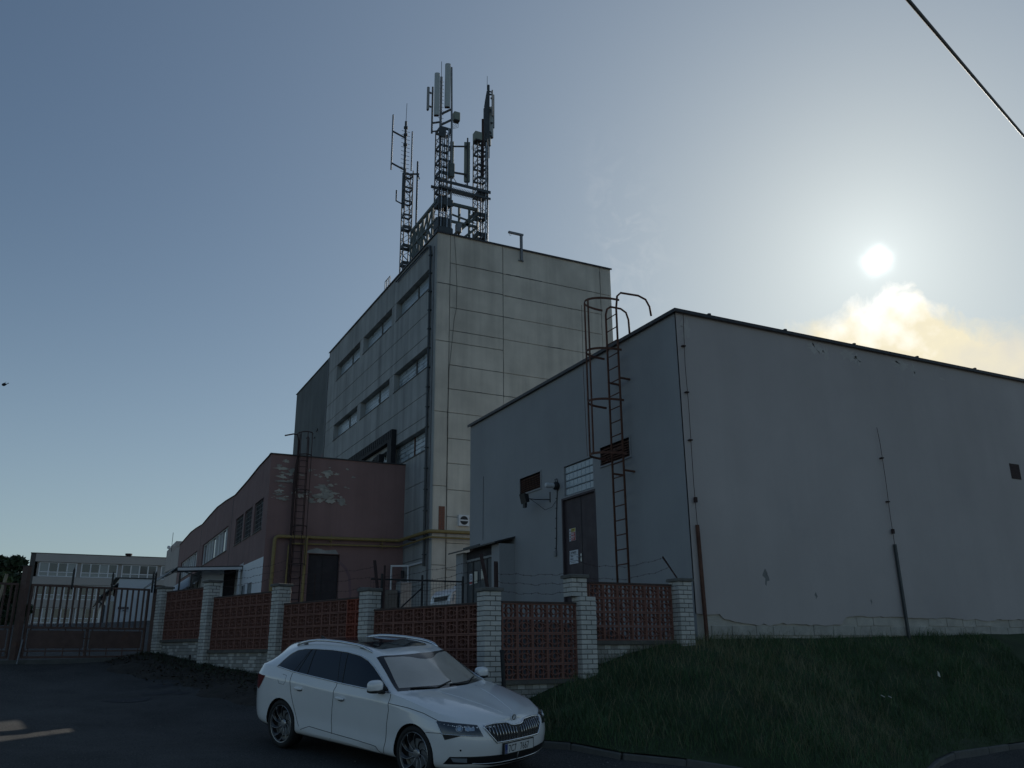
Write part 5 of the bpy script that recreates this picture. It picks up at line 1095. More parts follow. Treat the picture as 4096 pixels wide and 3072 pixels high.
MB().bbox(15.0, 15.42, ym-.46, ym-.36, 28.75, 29.3, .02).build('equipment_plate', M('steel_dark'), mc); MB().bbox(15.05, 15.9, ym-.45, ym-.37, 24.6, 25.0, .02).build('equipment_plate', M('steel_dark'), mc)
MB().bbox(15.1, 15.9, ym-.5, ym+.4, 22.0, 23.3, .05).build('equipment_cabinet', M('steel_dark'), mc); MB().bbox(15.65, 15.95, ym-.5, ym-.2, 26.4, 27.25, .03).build('equipment_box', M('steel_green'), mc)
panel_ant('long white panel antenna, left one on top of the central mast', 14.93, ym-.18, 30.15, 32.9, .30, .16, R(-115))
panel_ant('long white panel antenna, right and highest on the central mast', 15.50, ym-.35, 30.75, 33.6, .32, .16, R(-115))
panel_ant('slim grey panel antenna tilted at the far left of the central mast', 14.50, ym-.05, 30.5, 31.95, .14, .12, R(-170), 'radome_dark')
panel_ant('tall greenish panel antenna on the boom between the two right masts', 16.86, ym-.05, 26.62, 29.12, .34, .12, R(65), 'radome_green')
panel_ant('greenish panel antenna half hidden behind the central mast', 16.0, ym+.1, 26.9, 29.0, .22, .12, R(65), 'radome_green')
rod('antenna_boom', 'upper dark boom holding the greenish antenna', [(15.85, ym-.1, 28.52), (16.84, ym-.12, 28.78)], .05, 'steel_dark', 'boom', 'antenna booms'); rod('antenna_boom', 'lower dark boom holding the greenish antenna', [(15.85, ym-.1, 26.9), (16.84, ym-.12, 26.98)], .06, 'steel_dark', 'boom', 'antenna booms')
rod('antenna_pole', 'short pole carrying the greenish antenna on the boom', [(16.84, ym-.16, 26.3), (16.84, ym-.16, 29.3)], .045, 'steel_dark', 'pole')
def radio(label, x, y, z, w_, d_, h_, matl='radome_green'):
    r = empty('radio_unit', (x, y, z), label=label, cat='radio unit', group='radio units on the masts'); MB().bbox(x-w_/2, x+w_/2, y-d_/2, y+d_/2, z, z+h_, .02).build('housing', M(matl), r); MB().box(x-w_/2+.03, x+w_/2-.03, y-d_/2-.01, y+d_/2, z-.08, z).build('connector_panel', M('black'), r)
    for k in range(4): MB().tube([(x-w_/2+.07+k*w_/4.5, y, z-.05), (x-w_/2+.05+k*w_/4.5, y, z-.25-.05*k), (x-w_/2-.15, y, z-.45-.06*k)], .012, 4).build('cable', M('black'), r)
radio('pale radio box with cables right of the central mast head', 16.10, ym-.25, 30.15, .36, .28, .52); radio('pale radio box on the head of the right mast', 17.42, ym-.2, 29.25, .42, .40, .52)
rod('cable_loop', 'thin cable loop hanging under the antenna boom', [(15.95, ym-.1, 26.7), (16.2, ym-.1, 26.35), (16.55, ym-.1, 26.2), (16.8, ym-.1, 26.4)], .018, 'black', 'cable')
# right mast
mr = lattice('lattice_mast', 'right lattice mast with a tall antenna cluster on its head', 17.70, ym, .30, RZ-.1, 29.5, [(29.4, .12), (28.6, .12), (27.7, .12), (26.9, .12), (25.9, .22), (24.6, .25), (23.4, .25)])
MB().tube([(18.20, ym, 28.5), (18.21, ym, 33.35)], .075, 8).build('pole', M('steel_dark'), mr); MB().bbox(17.90, 18.16, ym-.12, ym+.05, 29.2, 31.7, .02).build('antenna_back', M('steel_dark'), mr); MB().tube([(17.72, ym-.3, 27), (17.71, ym-.3, 30.7)], .07, 6).build('pole', M('rust_dark'), mr)
MB().add([(17.88, ym-.08, 31.7), (18.16, ym-.08, 31.7), (18.16, ym-.08, 32.9), (18.06, ym-.08, 32.9), (17.95, ym-.08, 32.2)], [(0, 1, 2, 3, 4)]).build('shroud', M('steel_dark'), mr)
MB().tube([(18.12, ym, 33.0), (18.13, ym, 33.95)], .014, 5).build('lightning_rod', M('steel_dark'), mr)
for z in (32.95, 31.6, 30.0): MB().bar((18.2, ym, z), (18.42, ym, z), .05, .07).build('strut', M('steel_dark'), mr)
for k in range(2): MB().tube([(17.55+.3*k, ym-.38, 22.4), (17.56+.3*k, ym-.38, 26), (17.6+.3*k, ym-.36, 29.2)], .035, 6).build('feeder_cable', M('galv' if k else 'black'), mr)
MB().tube([(17.98, ym-.36, 22.4), (18.02, ym-.38, 27), (18.0, ym-.36, 29)], .03, 6).build('feeder_cable', M('galv'), mr)
MB().bar((18.02, ym-.1, 27.0), (18.02, ym-.1, 30.0), .09, .09).build('pole', M('steel_dark'), mr)
panel_ant('white panel antenna low on the right mast head', 18.40, ym+.05, 29.95, 32.0, .24, .14, R(40)); panel_ant('slim pale antenna highest on the right mast', 18.50, ym, 30.6, 32.8, .10, .09, R(10), 'radome_dark'); panel_ant('short pale antenna under the cluster of the right mast', 18.30, ym+.12, 29.45, 30.2, .2, .14, R(50)); panel_ant('slim dark antenna beside the pole of the right mast', 18.36, ym-.1, 31.3, 33.0, .09, .09, R(-20), 'radome_dark')
# left mast
LX, LY = 15.0, 43.2
ml = lattice('lattice_mast', 'left lattice mast, thinnest, at the left roof edge of the concrete block', LX, LY, .24, RZ-.1, 29.2, [(28.9, .12), (28.0, .1), (27.1, .1), (26.2, .1), (25.4, .2), (24.2, .2), (23.1, .2)])
MB().tube([(LX-.2, LY+.1, 26.8), (LX-.2, LY+.1, 32.7)], .075, 8).build('pole', M('steel_dark'), ml); MB().tube([(LX-.2, LY+.1, 32.7), (LX-.18, LY+.1, 34.0)], .016, 5).build('lightning_rod', M('steel_dark'), ml)
for k in range(11): MB().bar((LX-.45, LY+.1, 29.2+k*.28), (LX+.08, LY+.1, 29.2+k*.28), .02).build('step_bolt', M('steel_dark'), ml)
for z in (31.0, 31.7, 32.2): MB().tube([(LX-.2, LY+.1, z), (LX-.2, LY+.1, z+.12)], .13, 8).build('collar', M('steel_dark'), ml)
rod('dipole_antenna', 'long thin vertical rod antenna held out left of the left mast', [(LX-1.0, LY+.2, 29.2), (LX-1.0, LY+.2, 33.0)], .05, 'steel_grey', 'antenna')
for z, l in ((31.85, 'upper'), (29.65, 'lower')): rod('antenna_boom', l+' boom of the left rod antenna', [(LX-1.0, LY+.2, z), (LX-.2, LY+.1, z-.32)], .055, 'steel_dark', 'boom', 'antenna booms')
rod('dipole_antenna', 'thin vertical rod antenna right of the left mast pole', [(LX+.12, LY-.2, 29.2), (LX+.12, LY-.2, 31.9)], .045, 'steel_grey', 'antenna'); rod('dipole_antenna', 'short thick rod antenna on the right side of the left mast', [(LX+.5, LY-.25, 25.6), (LX+.5, LY-.25, 29.9)], .055, 'steel_dark', 'antenna')
rod('dipole_antenna', 'small bent rod antenna low on the left mast', [(LX-.62, LY+.2, 27.9), (LX-.62, LY+.2, 27.2), (LX-.2, LY+.1, 27.0)], .045, 'steel_dark', 'antenna')
MB().bar((LX-.2, LY, 28.98), (LX+.6, LY-.3, 29.05), .08, .08).bar((LX+.5, LY-.3, 29.05), (LX+.62, LY-.3, 28.7), .05, .05).bar((LX-.1, LY, 28.9), (LX+.1, LY-.1, 28.3), .04, .04).build('head_frame', M('steel_dark'), ml)
# steel frame and walkway joining the masts
sf = empty('roof_frame', (15.3, 40, RZ), label='grey steel framework joining the antenna masts on the roof', cat='frame')
def fbar(a, b, w_=.12, h_=.12, nm='beam', mt='steel_green'): MB().bar(a, b, w_, h_).build(nm, M(mt), sf)
xA, xB, yA2, yB3 = 15.12, 17.5, ym-.1, 42.6
fbar((xA, yA2, 24.95), (xB, yA2, 24.95), .14, .16); fbar((xA, yA2, 24.95), (xA, yB3, 24.95), .14, .16); fbar((xA, yA2, 23.9), (xB, yA2, 23.9)); fbar((xA, yA2, 23.9), (xA, yB3, 23.9)); fbar((xA, yA2, 22.9), (xA, yB3, 22.9)); fbar((xA, yB3, 24.95), (xB, yB3, 24.95)); fbar((xB, yA2, 24.95), (xB, yB3, 24.95))
for x in (15.9, 16.4, 17.0, 17.5): fbar((x, yA2, 21.9), (x, yA2, 24.95), .11, .11, 'post')
for y in (39.3, 40.0, 40.7, 41.4, 42.0, 42.6): fbar((xA, y, 21.9), (xA, y, 24.95), .11, .11, 'post')
fbar((16.4, yA2, 23.4), (17.4, yA2, 24.5), .12, .12, 'diagonal'); fbar((16.5, yA2, 22.9), (17.5, yA2, 21.9), .12, .12, 'diagonal'); fbar((16.5, yA2, 22.9), (17.5, yA2, 23.9), .12, .12, 'diagonal'); fbar((16.0, yA2, 24.3), (17.3, yA2, 24.1), .06, .06, 'rail'); fbar((16.0, yA2+.4, 24.6), (17.3, yA2+.4, 24.4), .05, .05, 'rail')
for i in range(5): y = 39.3+i*.7; fbar((xA, y, 22.9), (xA, y+.7, 23.9), .09, .09, 'diagonal'); fbar((xA, y, 24.9), (xA, y+.7, 23.9), .07, .07, 'diagonal')
for i in range(4): MB().box(xA-.02, xA+.02, 40.9+i*.42, 41.18+i*.42, 22.0, 24.6).build('infill_sheet', M('steel_green'), sf)
MB().bbox(16.15, 16.45, yA2-.3, yA2, 23.2, 23.75, .04).build('radio_cabinet', M('steel_grey'), sf)
wk = empty('walkway', (16.6, ym, 25.7), label='narrow steel walkway bridging the central and right masts', cat='walkway')
MB().bar((14.9, ym-.5, 26.0), (18.1, ym-.5, 25.98), .06, .16).build('beam', M('steel_dark'), wk); MB().bar((14.9, ym+.35, 26.0), (18.1, ym+.35, 25.98), .06, .16).build('beam', M('steel_dark'), wk); MB().bar((15.0, ym-.5, 25.62), (18.1, ym-.5, 25.58), .05, .12).build('beam', M('steel_dark'), wk)
mb = MB()
for k in range(34): mb.bar((15.0+k*.09, ym-.5, 25.78), (15.0+k*.09, ym+.35, 25.78), .02)
tag(mb.build('grating', M('steel_grey'), wk), kind='stuff')
rl = empty('roof_ladder_rail', (14.5, 44.6, ZR), label='small railing at the roof edge left of the left mast', cat='railing')
for k in range(4): MB().tube([(14.45, 44.2+k*.3, ZR), (14.45, 44.2+k*.3, ZR+.75)], .025, 6).build('post', M('steel_dark'), rl)
MB().tube([(14.45, 44.2, ZR+.75), (14.45, 45.1, ZR+.75)], .025, 6).build('rail', M('steel_dark'), rl)

# ------------------------------------------------------------------ overhead cable, bird, litter
def overhead():
    a, b = Vector((4.298, 2.860, 5.549)), Vector((8.50, 4.634, 6.823)); d = b-a; P = []
    for k in range(61):
        t = -1.2+7.2*k/60; p = a+d*t; p.z += .010*(t*t-t); P.append(p)
    tag(MB().tube(P, .013, 8).build('overhead_cable', M('black'), None, True), 'thick black overhead cable crossing the upper right of the sky', 'cable')
overhead()
bd = empty('bird', (-2.1, 24.04, 8.13), label='small dark bird flying at the left picture edge', cat='bird')
B0 = Vector((-2.1, 24.04, 8.13)); ra = Vector(rt)
prof = [(-.06, .004), (-.052, .02), (-.03, .036), (0, .04), (.03, .03), (.055, .014), (.075, .006), (.09, .009), (.115, .011)]
MB().tube([B0+ra*x*.95+Vector((0, 0, .012*math.sin(x*14)+(.02 if x > .08 else 0))) for x, r_ in prof], .02, 10, rs=[r_ for x, r_ in prof]).build('body', M('black'), bd, True)
MB().add([B0+ra*-.02+Vector((0, 0, .03)), B0+ra*.01+Vector((0, 0, .032)), B0+ra*.055+Vector((0, -.01, .075)), B0+ra*.03+Vector((0, -.01, .062))], [(0, 1, 2, 3)]).build('wing', M('black'), bd)
for (x, t, lab, s) in ((12.6, .30, 'white flower head in the bank grass, the left one', .035), (12.75, .28, 'white flower head in the bank grass, the right one', .03)):
    y, z = [float(v) for v in bank_z(np.array([x]), np.array([t]))]; r = empty('flower', (x, y, z), label=lab, cat='flower', group='white flowers in the grass')
    MB().tube([(x, y, z), (x, y-.02, z+.2)], .004, 4).build('stem', M('weed'), r); MB().tube([(x, y-.02, z+.2), (x+.004, y-.024, z+.21)], s, 8).build('petals', M('petal'), r)
y, z = [float(v) for v in bank_z(np.array([15.0]), np.array([.42]))]; o = MB().add([(15.0, y, z+.16), (15.07, y, z+.13), (15.08, y+.02, z+.21), (15.02, y+.01, z+.25)], [(0, 1, 2, 3)]).build('litter', M('paper')); tag(o, 'pale scrap of paper lying in the bank grass on the right', 'litter')
# ------------------------------------------------------------------ car body surface
def pch(xs, ys):
    xs = np.array(xs, float); ys = np.array(ys, float); h = np.diff(xs); d = np.diff(ys)/h
    mm = np.zeros(len(xs)); mm[0] = d[0]; mm[-1] = d[-1]
    for i in range(1, len(xs)-1):
        if d[i-1]*d[i] > 0:
            w1 = 2*h[i]+h[i-1]; w2 = h[i]+2*h[i-1]; mm[i] = (w1+w2)/(w1/d[i-1]+w2/d[i])
    def f(x):
        x = min(max(x, xs[0]), xs[-1]); i = int(min(max(np.searchsorted(xs, x)-1, 0), len(xs)-2)); t = (x-xs[i])/h[i]
        return float((1+2*t)*(1-t)**2*ys[i]+t*(1-t)**2*h[i]*mm[i]+t*t*(3-2*t)*ys[i+1]+t*t*(t-1)*h[i]*mm[i+1])
    return f
def car_lines():
    K = lambda *p: pch([q[0] for q in p], [q[1] for q in p])
    # every line: front u at the centre, front cap length, rear u, rear cap length, half width(u), height(u)
    Ls = [
     dict(F=.16, a=.55, R=4.74, b=.50, W=K((0,.78),(.7,.80),(2.4,.80),(4.2,.80),(4.8,.74)), Z=K((0,.19),(.6,.185),(1.3,.20),(3.4,.21),(4.2,.24),(4.8,.30))),
     dict(F=.05, a=.62, R=4.82, b=.55, W=K((0,.86),(.8,.905),(1.4,.905),(3.3,.905),(3.9,.905),(4.8,.83)), Z=K((0,.27),(.9,.28),(1.4,.285),(3.4,.29),(4.2,.32),(4.8,.37))),
     dict(F=.0,  a=.66, R=4.856,b=.58, W=K((0,.90),(.8,.925),(1.4,.905),(2.4,.900),(3.3,.905),(3.8,.925),(4.8,.86)), Z=K((0,.47),(.9,.47),(4.8,.53))),
     dict(F=.02, a=.64, R=4.85, b=.58, W=K((0,.89),(.85,.93),(1.5,.915),(2.4,.91),(3.3,.918),(3.8,.93),(4.8,.865)), Z=K((0,.62),(.9,.64),(2,.67),(3.4,.71),(4.8,.74))),
     dict(F=.055,a=.60, R=4.85, b=.56, W=K((0,.86),(.85,.905),(1.5,.917),(2.4,.918),(3.3,.922),(3.9,.918),(4.8,.85)), Z=K((0,.675),(.6,.75),(1.0,.82),(1.4,.866),(2.56,.889),(3.58,.939),(4.3,.955),(4.8,.94))),
     dict(F=.10, a=.62, R=4.81, b=.52, W=K((0,.74),(.3,.77),(.6,.83),(1.0,.862),(1.38,.872),(2.4,.880),(3.4,.870),(4.03,.842),(4.8,.76)), Z=K((0,.71),(.2,.735),(.5,.815),(.7,.855),(1.1,.935),(1.38,.978),(2.0,1.0),(2.5,1.014),(3.2,1.042),(4.03,1.095),(4.5,1.09),(4.8,1.03))),
     dict(F=.10, a=.60, R=4.81, b=.48, W=K((0,.55),(.6,.68),(1.2,.755),(1.36,.79),(1.7,.715),(2.0,.645),(2.5,.625),(3.3,.615),(3.8,.605),(4.3,.575),(4.8,.53)), Z=K((0,.71),(.3,.79),(.6,.868),(1.1,.965),(1.36,.993),(1.46,1.03),(1.74,1.20),(2.0,1.345),(2.2,1.400),(2.6,1.438),(3.3,1.430),(3.76,1.39),(4.05,1.325),(4.3,1.25),(4.6,1.12),(4.8,1.03))),
     dict(F=.10, a=.58, R=4.81, b=.46, W=K((0,.32),(.6,.40),(1.2,.42),(2.0,.37),(2.7,.35),(4.3,.34),(4.8,.30)), Z=K((0,.71),(.25,.812),(.6,.902),(1.0,.975),(1.2,1.003),(1.30,1.04),(1.6,1.215),(1.85,1.350),(1.98,1.402),(2.3,1.452),(2.8,1.478),(3.5,1.468),(4.0,1.43),(4.33,1.375),(4.47,1.31),(4.8,1.03))),
     dict(F=.10, a=.56, R=4.81, b=.44, W=K((0,0),(4.8,0)), Z=K((0,.71),(.22,.802),(.6,.896),(1.0,.975),(1.12,1.0),(1.22,1.04),(1.55,1.23),(1.80,1.362),(1.95,1.412),(2.3,1.460),(2.8,1.487),(3.5,1.477),(4.0,1.44),(4.36,1.385),(4.48,1.33),(4.8,1.03))),
    ]
    return Ls
def car_shell():
    Ls = car_lines(); nf, ns, nr = 14, 60, 12
    rings = []
    for L in Ls:
        ring = []
        u0 = L['F']+L['a']; u1 = L['R']-L['b']; p = 2/2.5
        for i in range(nf):
            th = math.pi/2*i/nf; u = L['F']+L['a']*(1-math.cos(th)**p); ring.append((u, L['W'](u)*math.sin(th)**p, L['Z'](u)))
        for i in range(ns+1):
            u = u0+(u1-u0)*i/ns; ring.append((u, L['W'](u), L['Z'](u)))
        for i in range(1, nr+1):
            th = math.pi/2*(1-i/nr); u = L['R']-L['b']*(1-math.cos(th)**p); ring.append((u, L['W'](u)*max(0, math.sin(th))**p, L['Z'](u)))
        rings.append(ring)
    m = len(rings[0])
    segs = [(0, 4), (4, 5), (5, 8)]; sub = [5, 5, 5]
    rows = []
    def cr(p0, p1, p2, p3, t): return tuple(.5*((2*b)+(-a+c)*t+(2*a-5*b+4*c-d)*t*t+(-a+3*b-3*c+d)*t**3) for a, b, c, d in zip(p0, p1, p2, p3))
    for (a, b), sb in zip(segs, sub):
        for k in range(a, b):
            for j in range(sb):
                t = j/sb; row = []
                for i in range(m):
                    P = [rings[q][i] for q in (max(k-1, a), k, k+1, min(k+2, b))]
                    row.append(cr(*P, t))
                rows.append(row)
    rows.append(rings[8])
    # to car axes: x forward, y left, z up
    vs = []; nrow = len(rows)
    for side in (-1, 1):
        for row in rows:
            for (u, y, z) in row: vs.append((2.35-u, side*y, z))
    fs = []
    for s in (0, 1):
        off = s*nrow*m
        for r in range(nrow-1):
            for i in range(m-1):
                q = (off+r*m+i, off+r*m+i+1, off+(r+1)*m+i+1, off+(r+1)*m+i); fs.append(q if s else q[::-1])
    for i in range(m-1): fs.append((i, i+1, nrow*m+i+1, nrow*m+i))
    me = bpy.data.meshes.new('car_body'); me.from_pydata(vs, [], fs); me.update()
    bm = bmesh.new(); bm.from_mesh(me); bmesh.ops.remove_doubles(bm, verts=bm.verts, dist=.0006); bmesh.ops.dissolve_degenerate(bm, dist=.0003, edges=bm.edges)
    bmesh.ops.recalc_face_normals(bm, faces=bm.faces); bm.to_mesh(me); bm.free()
    return me
# ------------------------------------------------------------------ white estate car
mat('car_paint', (.90, .90, .89), .2, spec=.5, coat=1.0, noise=.02, nscale=6)
mat('car_glass', (.008, .014, .022), .05, spec=.7)
mat('emblem_silver', (.75, .76, .78), .3)
mat('car_screen', (.50, .45, .385), .14, spec=1.0, noise=.10, nscale=3, coat=.6)  # pale brown base: dust on the glass plus its reflected sheen, as colour
mat('car_frit', (.015, .016, .018), .12, spec=.8)
mat('chrome', (.70, .72, .74), .14, metal=1.0)
mat('rubber', (.018, .018, .018), .75, bump=.2, bscale=80)
mat('rim_black', (.02, .02, .022), .3, coat=.3)
mat('rim_silver', (.45, .46, .47), .35, metal=.8)
mat('trim_black', (.016, .016, .017), .5)
mat('lamp_dark', (.03, .036, .042), .06, spec=1.0, coat=.5)
mat('lamp_lens', (.50, .56, .62), .06, metal=.6)
mat('tail_red', (.16, .018, .014), .12, coat=.6)
mat('plate_white', (.66, .66, .64), .4)
mat('plate_blue', (.02, .05, .22), .4)
CAR = empty('parked_car', (4.336, 12.356, .279), label='white estate car with roof rails parked in front of the fence', cat='car')
_h, _p, _r = R(-68.24), R(-4.57), R(3.92)
_F = Vector((math.cos(_h)*math.cos(_p), math.sin(_h)*math.cos(_p), math.sin(_p))); _L = Vector((-math.sin(_h), math.cos(_h), 0)); _U = _F.cross(_L)
_L2 = math.cos(_r)*_L+math.sin(_r)*_U; _U2 = -math.sin(_r)*_L+math.cos(_r)*_U
CAR.matrix_world = Matrix(((_F.x, _L2.x, _U2.x, 4.336), (_F.y, _L2.y, _U2.y, 12.356), (_F.z, _L2.z, _U2.z, .279), (0, 0, 0, 1)))
shell = car_shell()
_bm = bmesh.new(); _bm.from_mesh(shell); BV = BVHTree.FromBMesh(_bm); _bm.free()
def cp(u, y, z): return Vector((2.35-u, y, z))
def cpart(mb, name, m_, parent=None, smooth=False): return mb.build(name, M(m_), parent or CAR, smooth, local=True)
# body with wheel arches cut out
body = link('body', shell, M('car_paint'), CAR, 32, local=True)
def cutters():
    mb = MB()
    for u in (.93, 3.77):
        for s in (-1, 1):
            n = 40; ring = [(2.35-u+.362*math.cos(6.28318*k/n), .335+.352*math.sin(6.28318*k/n)) for k in range(n)]
            mb.add([(x, s*.62, z) for x, z in ring]+[(x, s*1.2, z) for x, z in ring], [tuple(range(n)), tuple(range(n, 2*n))]+[(k, (k+1) % n, n+(k+1) % n, n+k) for k in range(n)])
    return mb.mesh('cut')
cut = bpy.data.objects.new('cut', cutters()); COL.objects.link(cut); cut.data.materials.append(M('trim_black')); shell.materials.append(M('trim_black'))
tmp = bpy.data.objects.new('tmpbody', shell); COL.objects.link(tmp)
bo = tmp.modifiers.new('b', 'BOOLEAN'); bo.operation = 'DIFFERENCE'; bo.object = cut; bo.solver = 'EXACT'
bpy.context.view_layer.update(); dg = bpy.context.evaluated_depsgraph_get(); nm = bpy.data.meshes.new_from_object(tmp.evaluated_get(dg)); bpy.data.objects.remove(tmp); bpy.data.objects.remove(cut)
nm.materials.clear(); nm.materials.append(M('car_paint')); nm.materials.append(M('trim_black')); nm.update()
for p in nm.polygons:
    c = p.center; mi = 0
    for u in (.93, 3.77):
        dx, dz = c.x-(2.35-u), c.z-.335
        if abs(math.hypot(dx, dz)-.357) < .009 and abs(c.y) < .93 and abs(p.normal.y) < .5: mi = 1
        if abs(abs(c.y)-.62) < .01 and math.hypot(dx, dz) < .365: mi = 1
    if p.normal.z < -.8 and c.z < .32: mi = 1
    p.material_index = mi
nm.polygons.foreach_set('use_smooth', [True]*len(nm.polygons)); nm.set_sharp_from_angle(angle=R(30)); body.data = nm
def surf(p, nrm):
    # point of the shell met along -nrm from outside p
    h = BV.ray_cast(p+nrm*.6, -nrm)
    if h[0] is None: h = BV.find_nearest(p)
    return h[0], h[1]
def patch(pts, name, m_, off=.004, step=.045, parent=None, nrm=None, mirror=False):
    P = [cp(*q) for q in pts]
    if mirror: P = [Vector((p.x, -p.y, p.z)) for p in P]
    if nrm is None:
        nrm = Vector((0, 0, 0))
        for p in P: nrm += BV.find_nearest(p)[1]
    else: nrm = Vector(nrm); nrm = Vector((nrm.x, -nrm.y, nrm.z)) if mirror else nrm
    nrm.normalize(); a = nrm.orthogonal().normalized(); b = nrm.cross(a); c0 = sum(P, Vector())/len(P)
    bm = bmesh.new(); f = bm.faces.new([bm.verts.new(((p-c0).dot(a), (p-c0).dot(b), 0)) for p in P])
    for ax_ in (0, 1):
        lo = min(v.co[ax_] for v in bm.verts); hi = max(v.co[ax_] for v in bm.verts); k = lo+step
        while k < hi:
            co = [0, 0, 0]; no = [0, 0, 0]; co[ax_] = k; no[ax_] = 1
            bmesh.ops.bisect_plane(bm, geom=bm.verts[:]+bm.edges[:]+bm.faces[:], plane_co=co, plane_no=no); k += step
    bmesh.ops.triangulate(bm, faces=[f for f in bm.faces if len(f.verts) > 4])
    for v in bm.verts:
        p = c0+a*v.co.x+b*v.co.y; q, n = surf(p, nrm)
        if n.dot(nrm) < 0: n = -n
        v.co = q+n*off
    bmesh.ops.recalc_face_normals(bm, faces=bm.faces)
    me = bpy.data.meshes.new(name); bm.to_mesh(me); bm.free()
    if me.polygons and me.polygons[0].normal.dot(nrm) < 0: me.flip_normals()
    return link(name, me, M(m_), parent or CAR, True, local=True)
def onpath(pts, off=.0, n=6, mirror=False, close=False):
    P = [cp(*q) for q in pts]
    if mirror: P = [Vector((p.x, -p.y, p.z)) for p in P]
    if close: P = P+[P[0]]
    out = []
    for a, b in zip(P, P[1:]):
        for k in range(n):
            q, no, _, _ = BV.find_nearest(a+(b-a)*(k/n)); out.append(q+no*off)
    if not close: q, no, _, _ = BV.find_nearest(P[-1]); out.append(q+no*off)
    return out
def line(pts, name, m_, r=.004, off=.0, parent=None, close=False, both=True, n=5):
    for mi in ((False, True) if both else (False,)): cpart(MB().tube(onpath(pts, off, n, mi, close), r, 6, close), name, m_, parent, True)
DLO = [(4.021,-.842,1.096),(3.574,-.869,1.061),(3.203,-.873,1.043),(2.521,-.88,1.013),(1.98,-.883,.996),(1.435,-.869,.986),(1.549,-.823,1.048),(1.785,-.758,1.165),(1.937,-.721,1.243),(2.095,-.695,1.313),(2.279,-.677,1.357),(2.585,-.668,1.385),(2.935,-.662,1.388),(3.324,-.665,1.375),(3.567,-.665,1.358),(3.749,-.672,1.328),(3.88,-.70,1.262),(3.976,-.765,1.170)]
for mi in (False, True):
    g = patch(DLO, 'side_window', 'car_glass', .0035, .05, mirror=mi, nrm=(0, -.92, .38))
    cpart(MB().tube(onpath(DLO, .004, 4, mi, True), .0095, 6, True), 'window_trim', 'chrome', g, True)
    for a, b, r in (((2.569,-.673,1.379), (2.413,-.877,1.018), .007), ((2.723,-.676,1.374), (2.516,-.878,1.019), .004), ((3.317,-.67,1.37), (3.23,-.868,1.051), .007), ((3.415,-.671,1.363), (3.47,-.866,1.06), .006), ((3.431,-.674,1.359), (3.558,-.866,1.064), .004)):
        cpart(MB().tube(onpath([a, b], .004, 10, mi), r, 6), 'window_pillar', 'trim_black', g, True)
# windscreen with black border
def wsc(y0, u_, k): return u_+k*y0*y0
ys_ = [-.80+.1*i for i in range(17)]; yt_ = [.635-.1*i for i in range(13)]+[-.635]
WS = [(1.135+.37*y*y+.012, y*.985, 1.0) for y in ys_]+[(1.862+.36*y*y-.01, y, 1.38) for y in yt_]
ws = patch(WS, 'windscreen', 'car_frit', .003, .05, nrm=(.55, 0, .83))
yi = [-.735+.1*i for i in range(15)]; yj = [.575-.1*i for i in range(12)]+[-.575]
top_in = [(1.862+.36*y*y-.055-(.14 if abs(y) < .10 else (.10 if abs(y) < .2 else (.03 if abs(y) < .3 else 0))), y, 1.36) for y in yj]
patch([(1.135+.37*y*y+.085, y, 1.03) for y in yi]+top_in, 'sheen_glass', 'car_screen', .0055, .05, ws, nrm=(.55, 0, .83))
for y0, y1 in ((-.62, .02), (-.05, .60)): cpart(MB().tube(onpath([(1.16+.37*y0*y0+.03, y0, 1.02), (1.15+.03, (y0+y1)/2, 1.02), (1.16+.37*y1*y1+.10, y1, 1.04)], .012, 8), .009, 5), 'wiper', 'trim_black', ws, True)
# panoramic roof, rear glass
patch([(2.17, -.42, 1.44), (2.155, -.2, 1.45), (2.15, 0, 1.45), (2.155, .2, 1.45), (2.17, .42, 1.44), (2.25, .47, 1.44), (3.55, .47, 1.45), (3.62, .40, 1.45), (3.62, -.40, 1.45), (3.55, -.47, 1.45), (2.25, -.47, 1.44)], 'roof_glass', 'car_glass', .003, .08, nrm=(0, 0, 1))
patch([(4.50, -.42, 1.30), (4.50, .42, 1.30), (4.74, .50, 1.08), (4.74, -.50, 1.08)], 'rear_window', 'car_glass', .003, .06, nrm=(-.6, 0, .8))
for s in (-1, 1):
    pr = [(2.13, 1.405, .605), (2.20, 1.438, .605), (2.32, 1.468, .602), (2.46, 1.484, .60), (2.83, 1.500, .598), (3.2, 1.497, .596), (3.42, 1.486, .595), (3.62, 1.460, .594), (3.78, 1.425, .592), (3.90, 1.385, .59)]
    mb = MB().tube([cp(u, s*y, z) for u, z, y in pr], .02, 8, rs=[.012]+[.021]*8+[.012]); rl_ = cpart(mb, 'roof_rail', 'chrome', None, True)
    for u0, u1 in ((2.2, 2.42), (3.62, 3.84)): cpart(MB().add([cp(u0, s*.60, 1.40), cp(u1, s*.598, 1.42), cp(u1, s*.598, 1.478 if u0 < 3 else 1.41), cp(u0, s*.60, 1.43 if u0 < 3 else 1.455)], [(0, 1, 2, 3)]), 'rail_foot', 'trim_black', rl_)
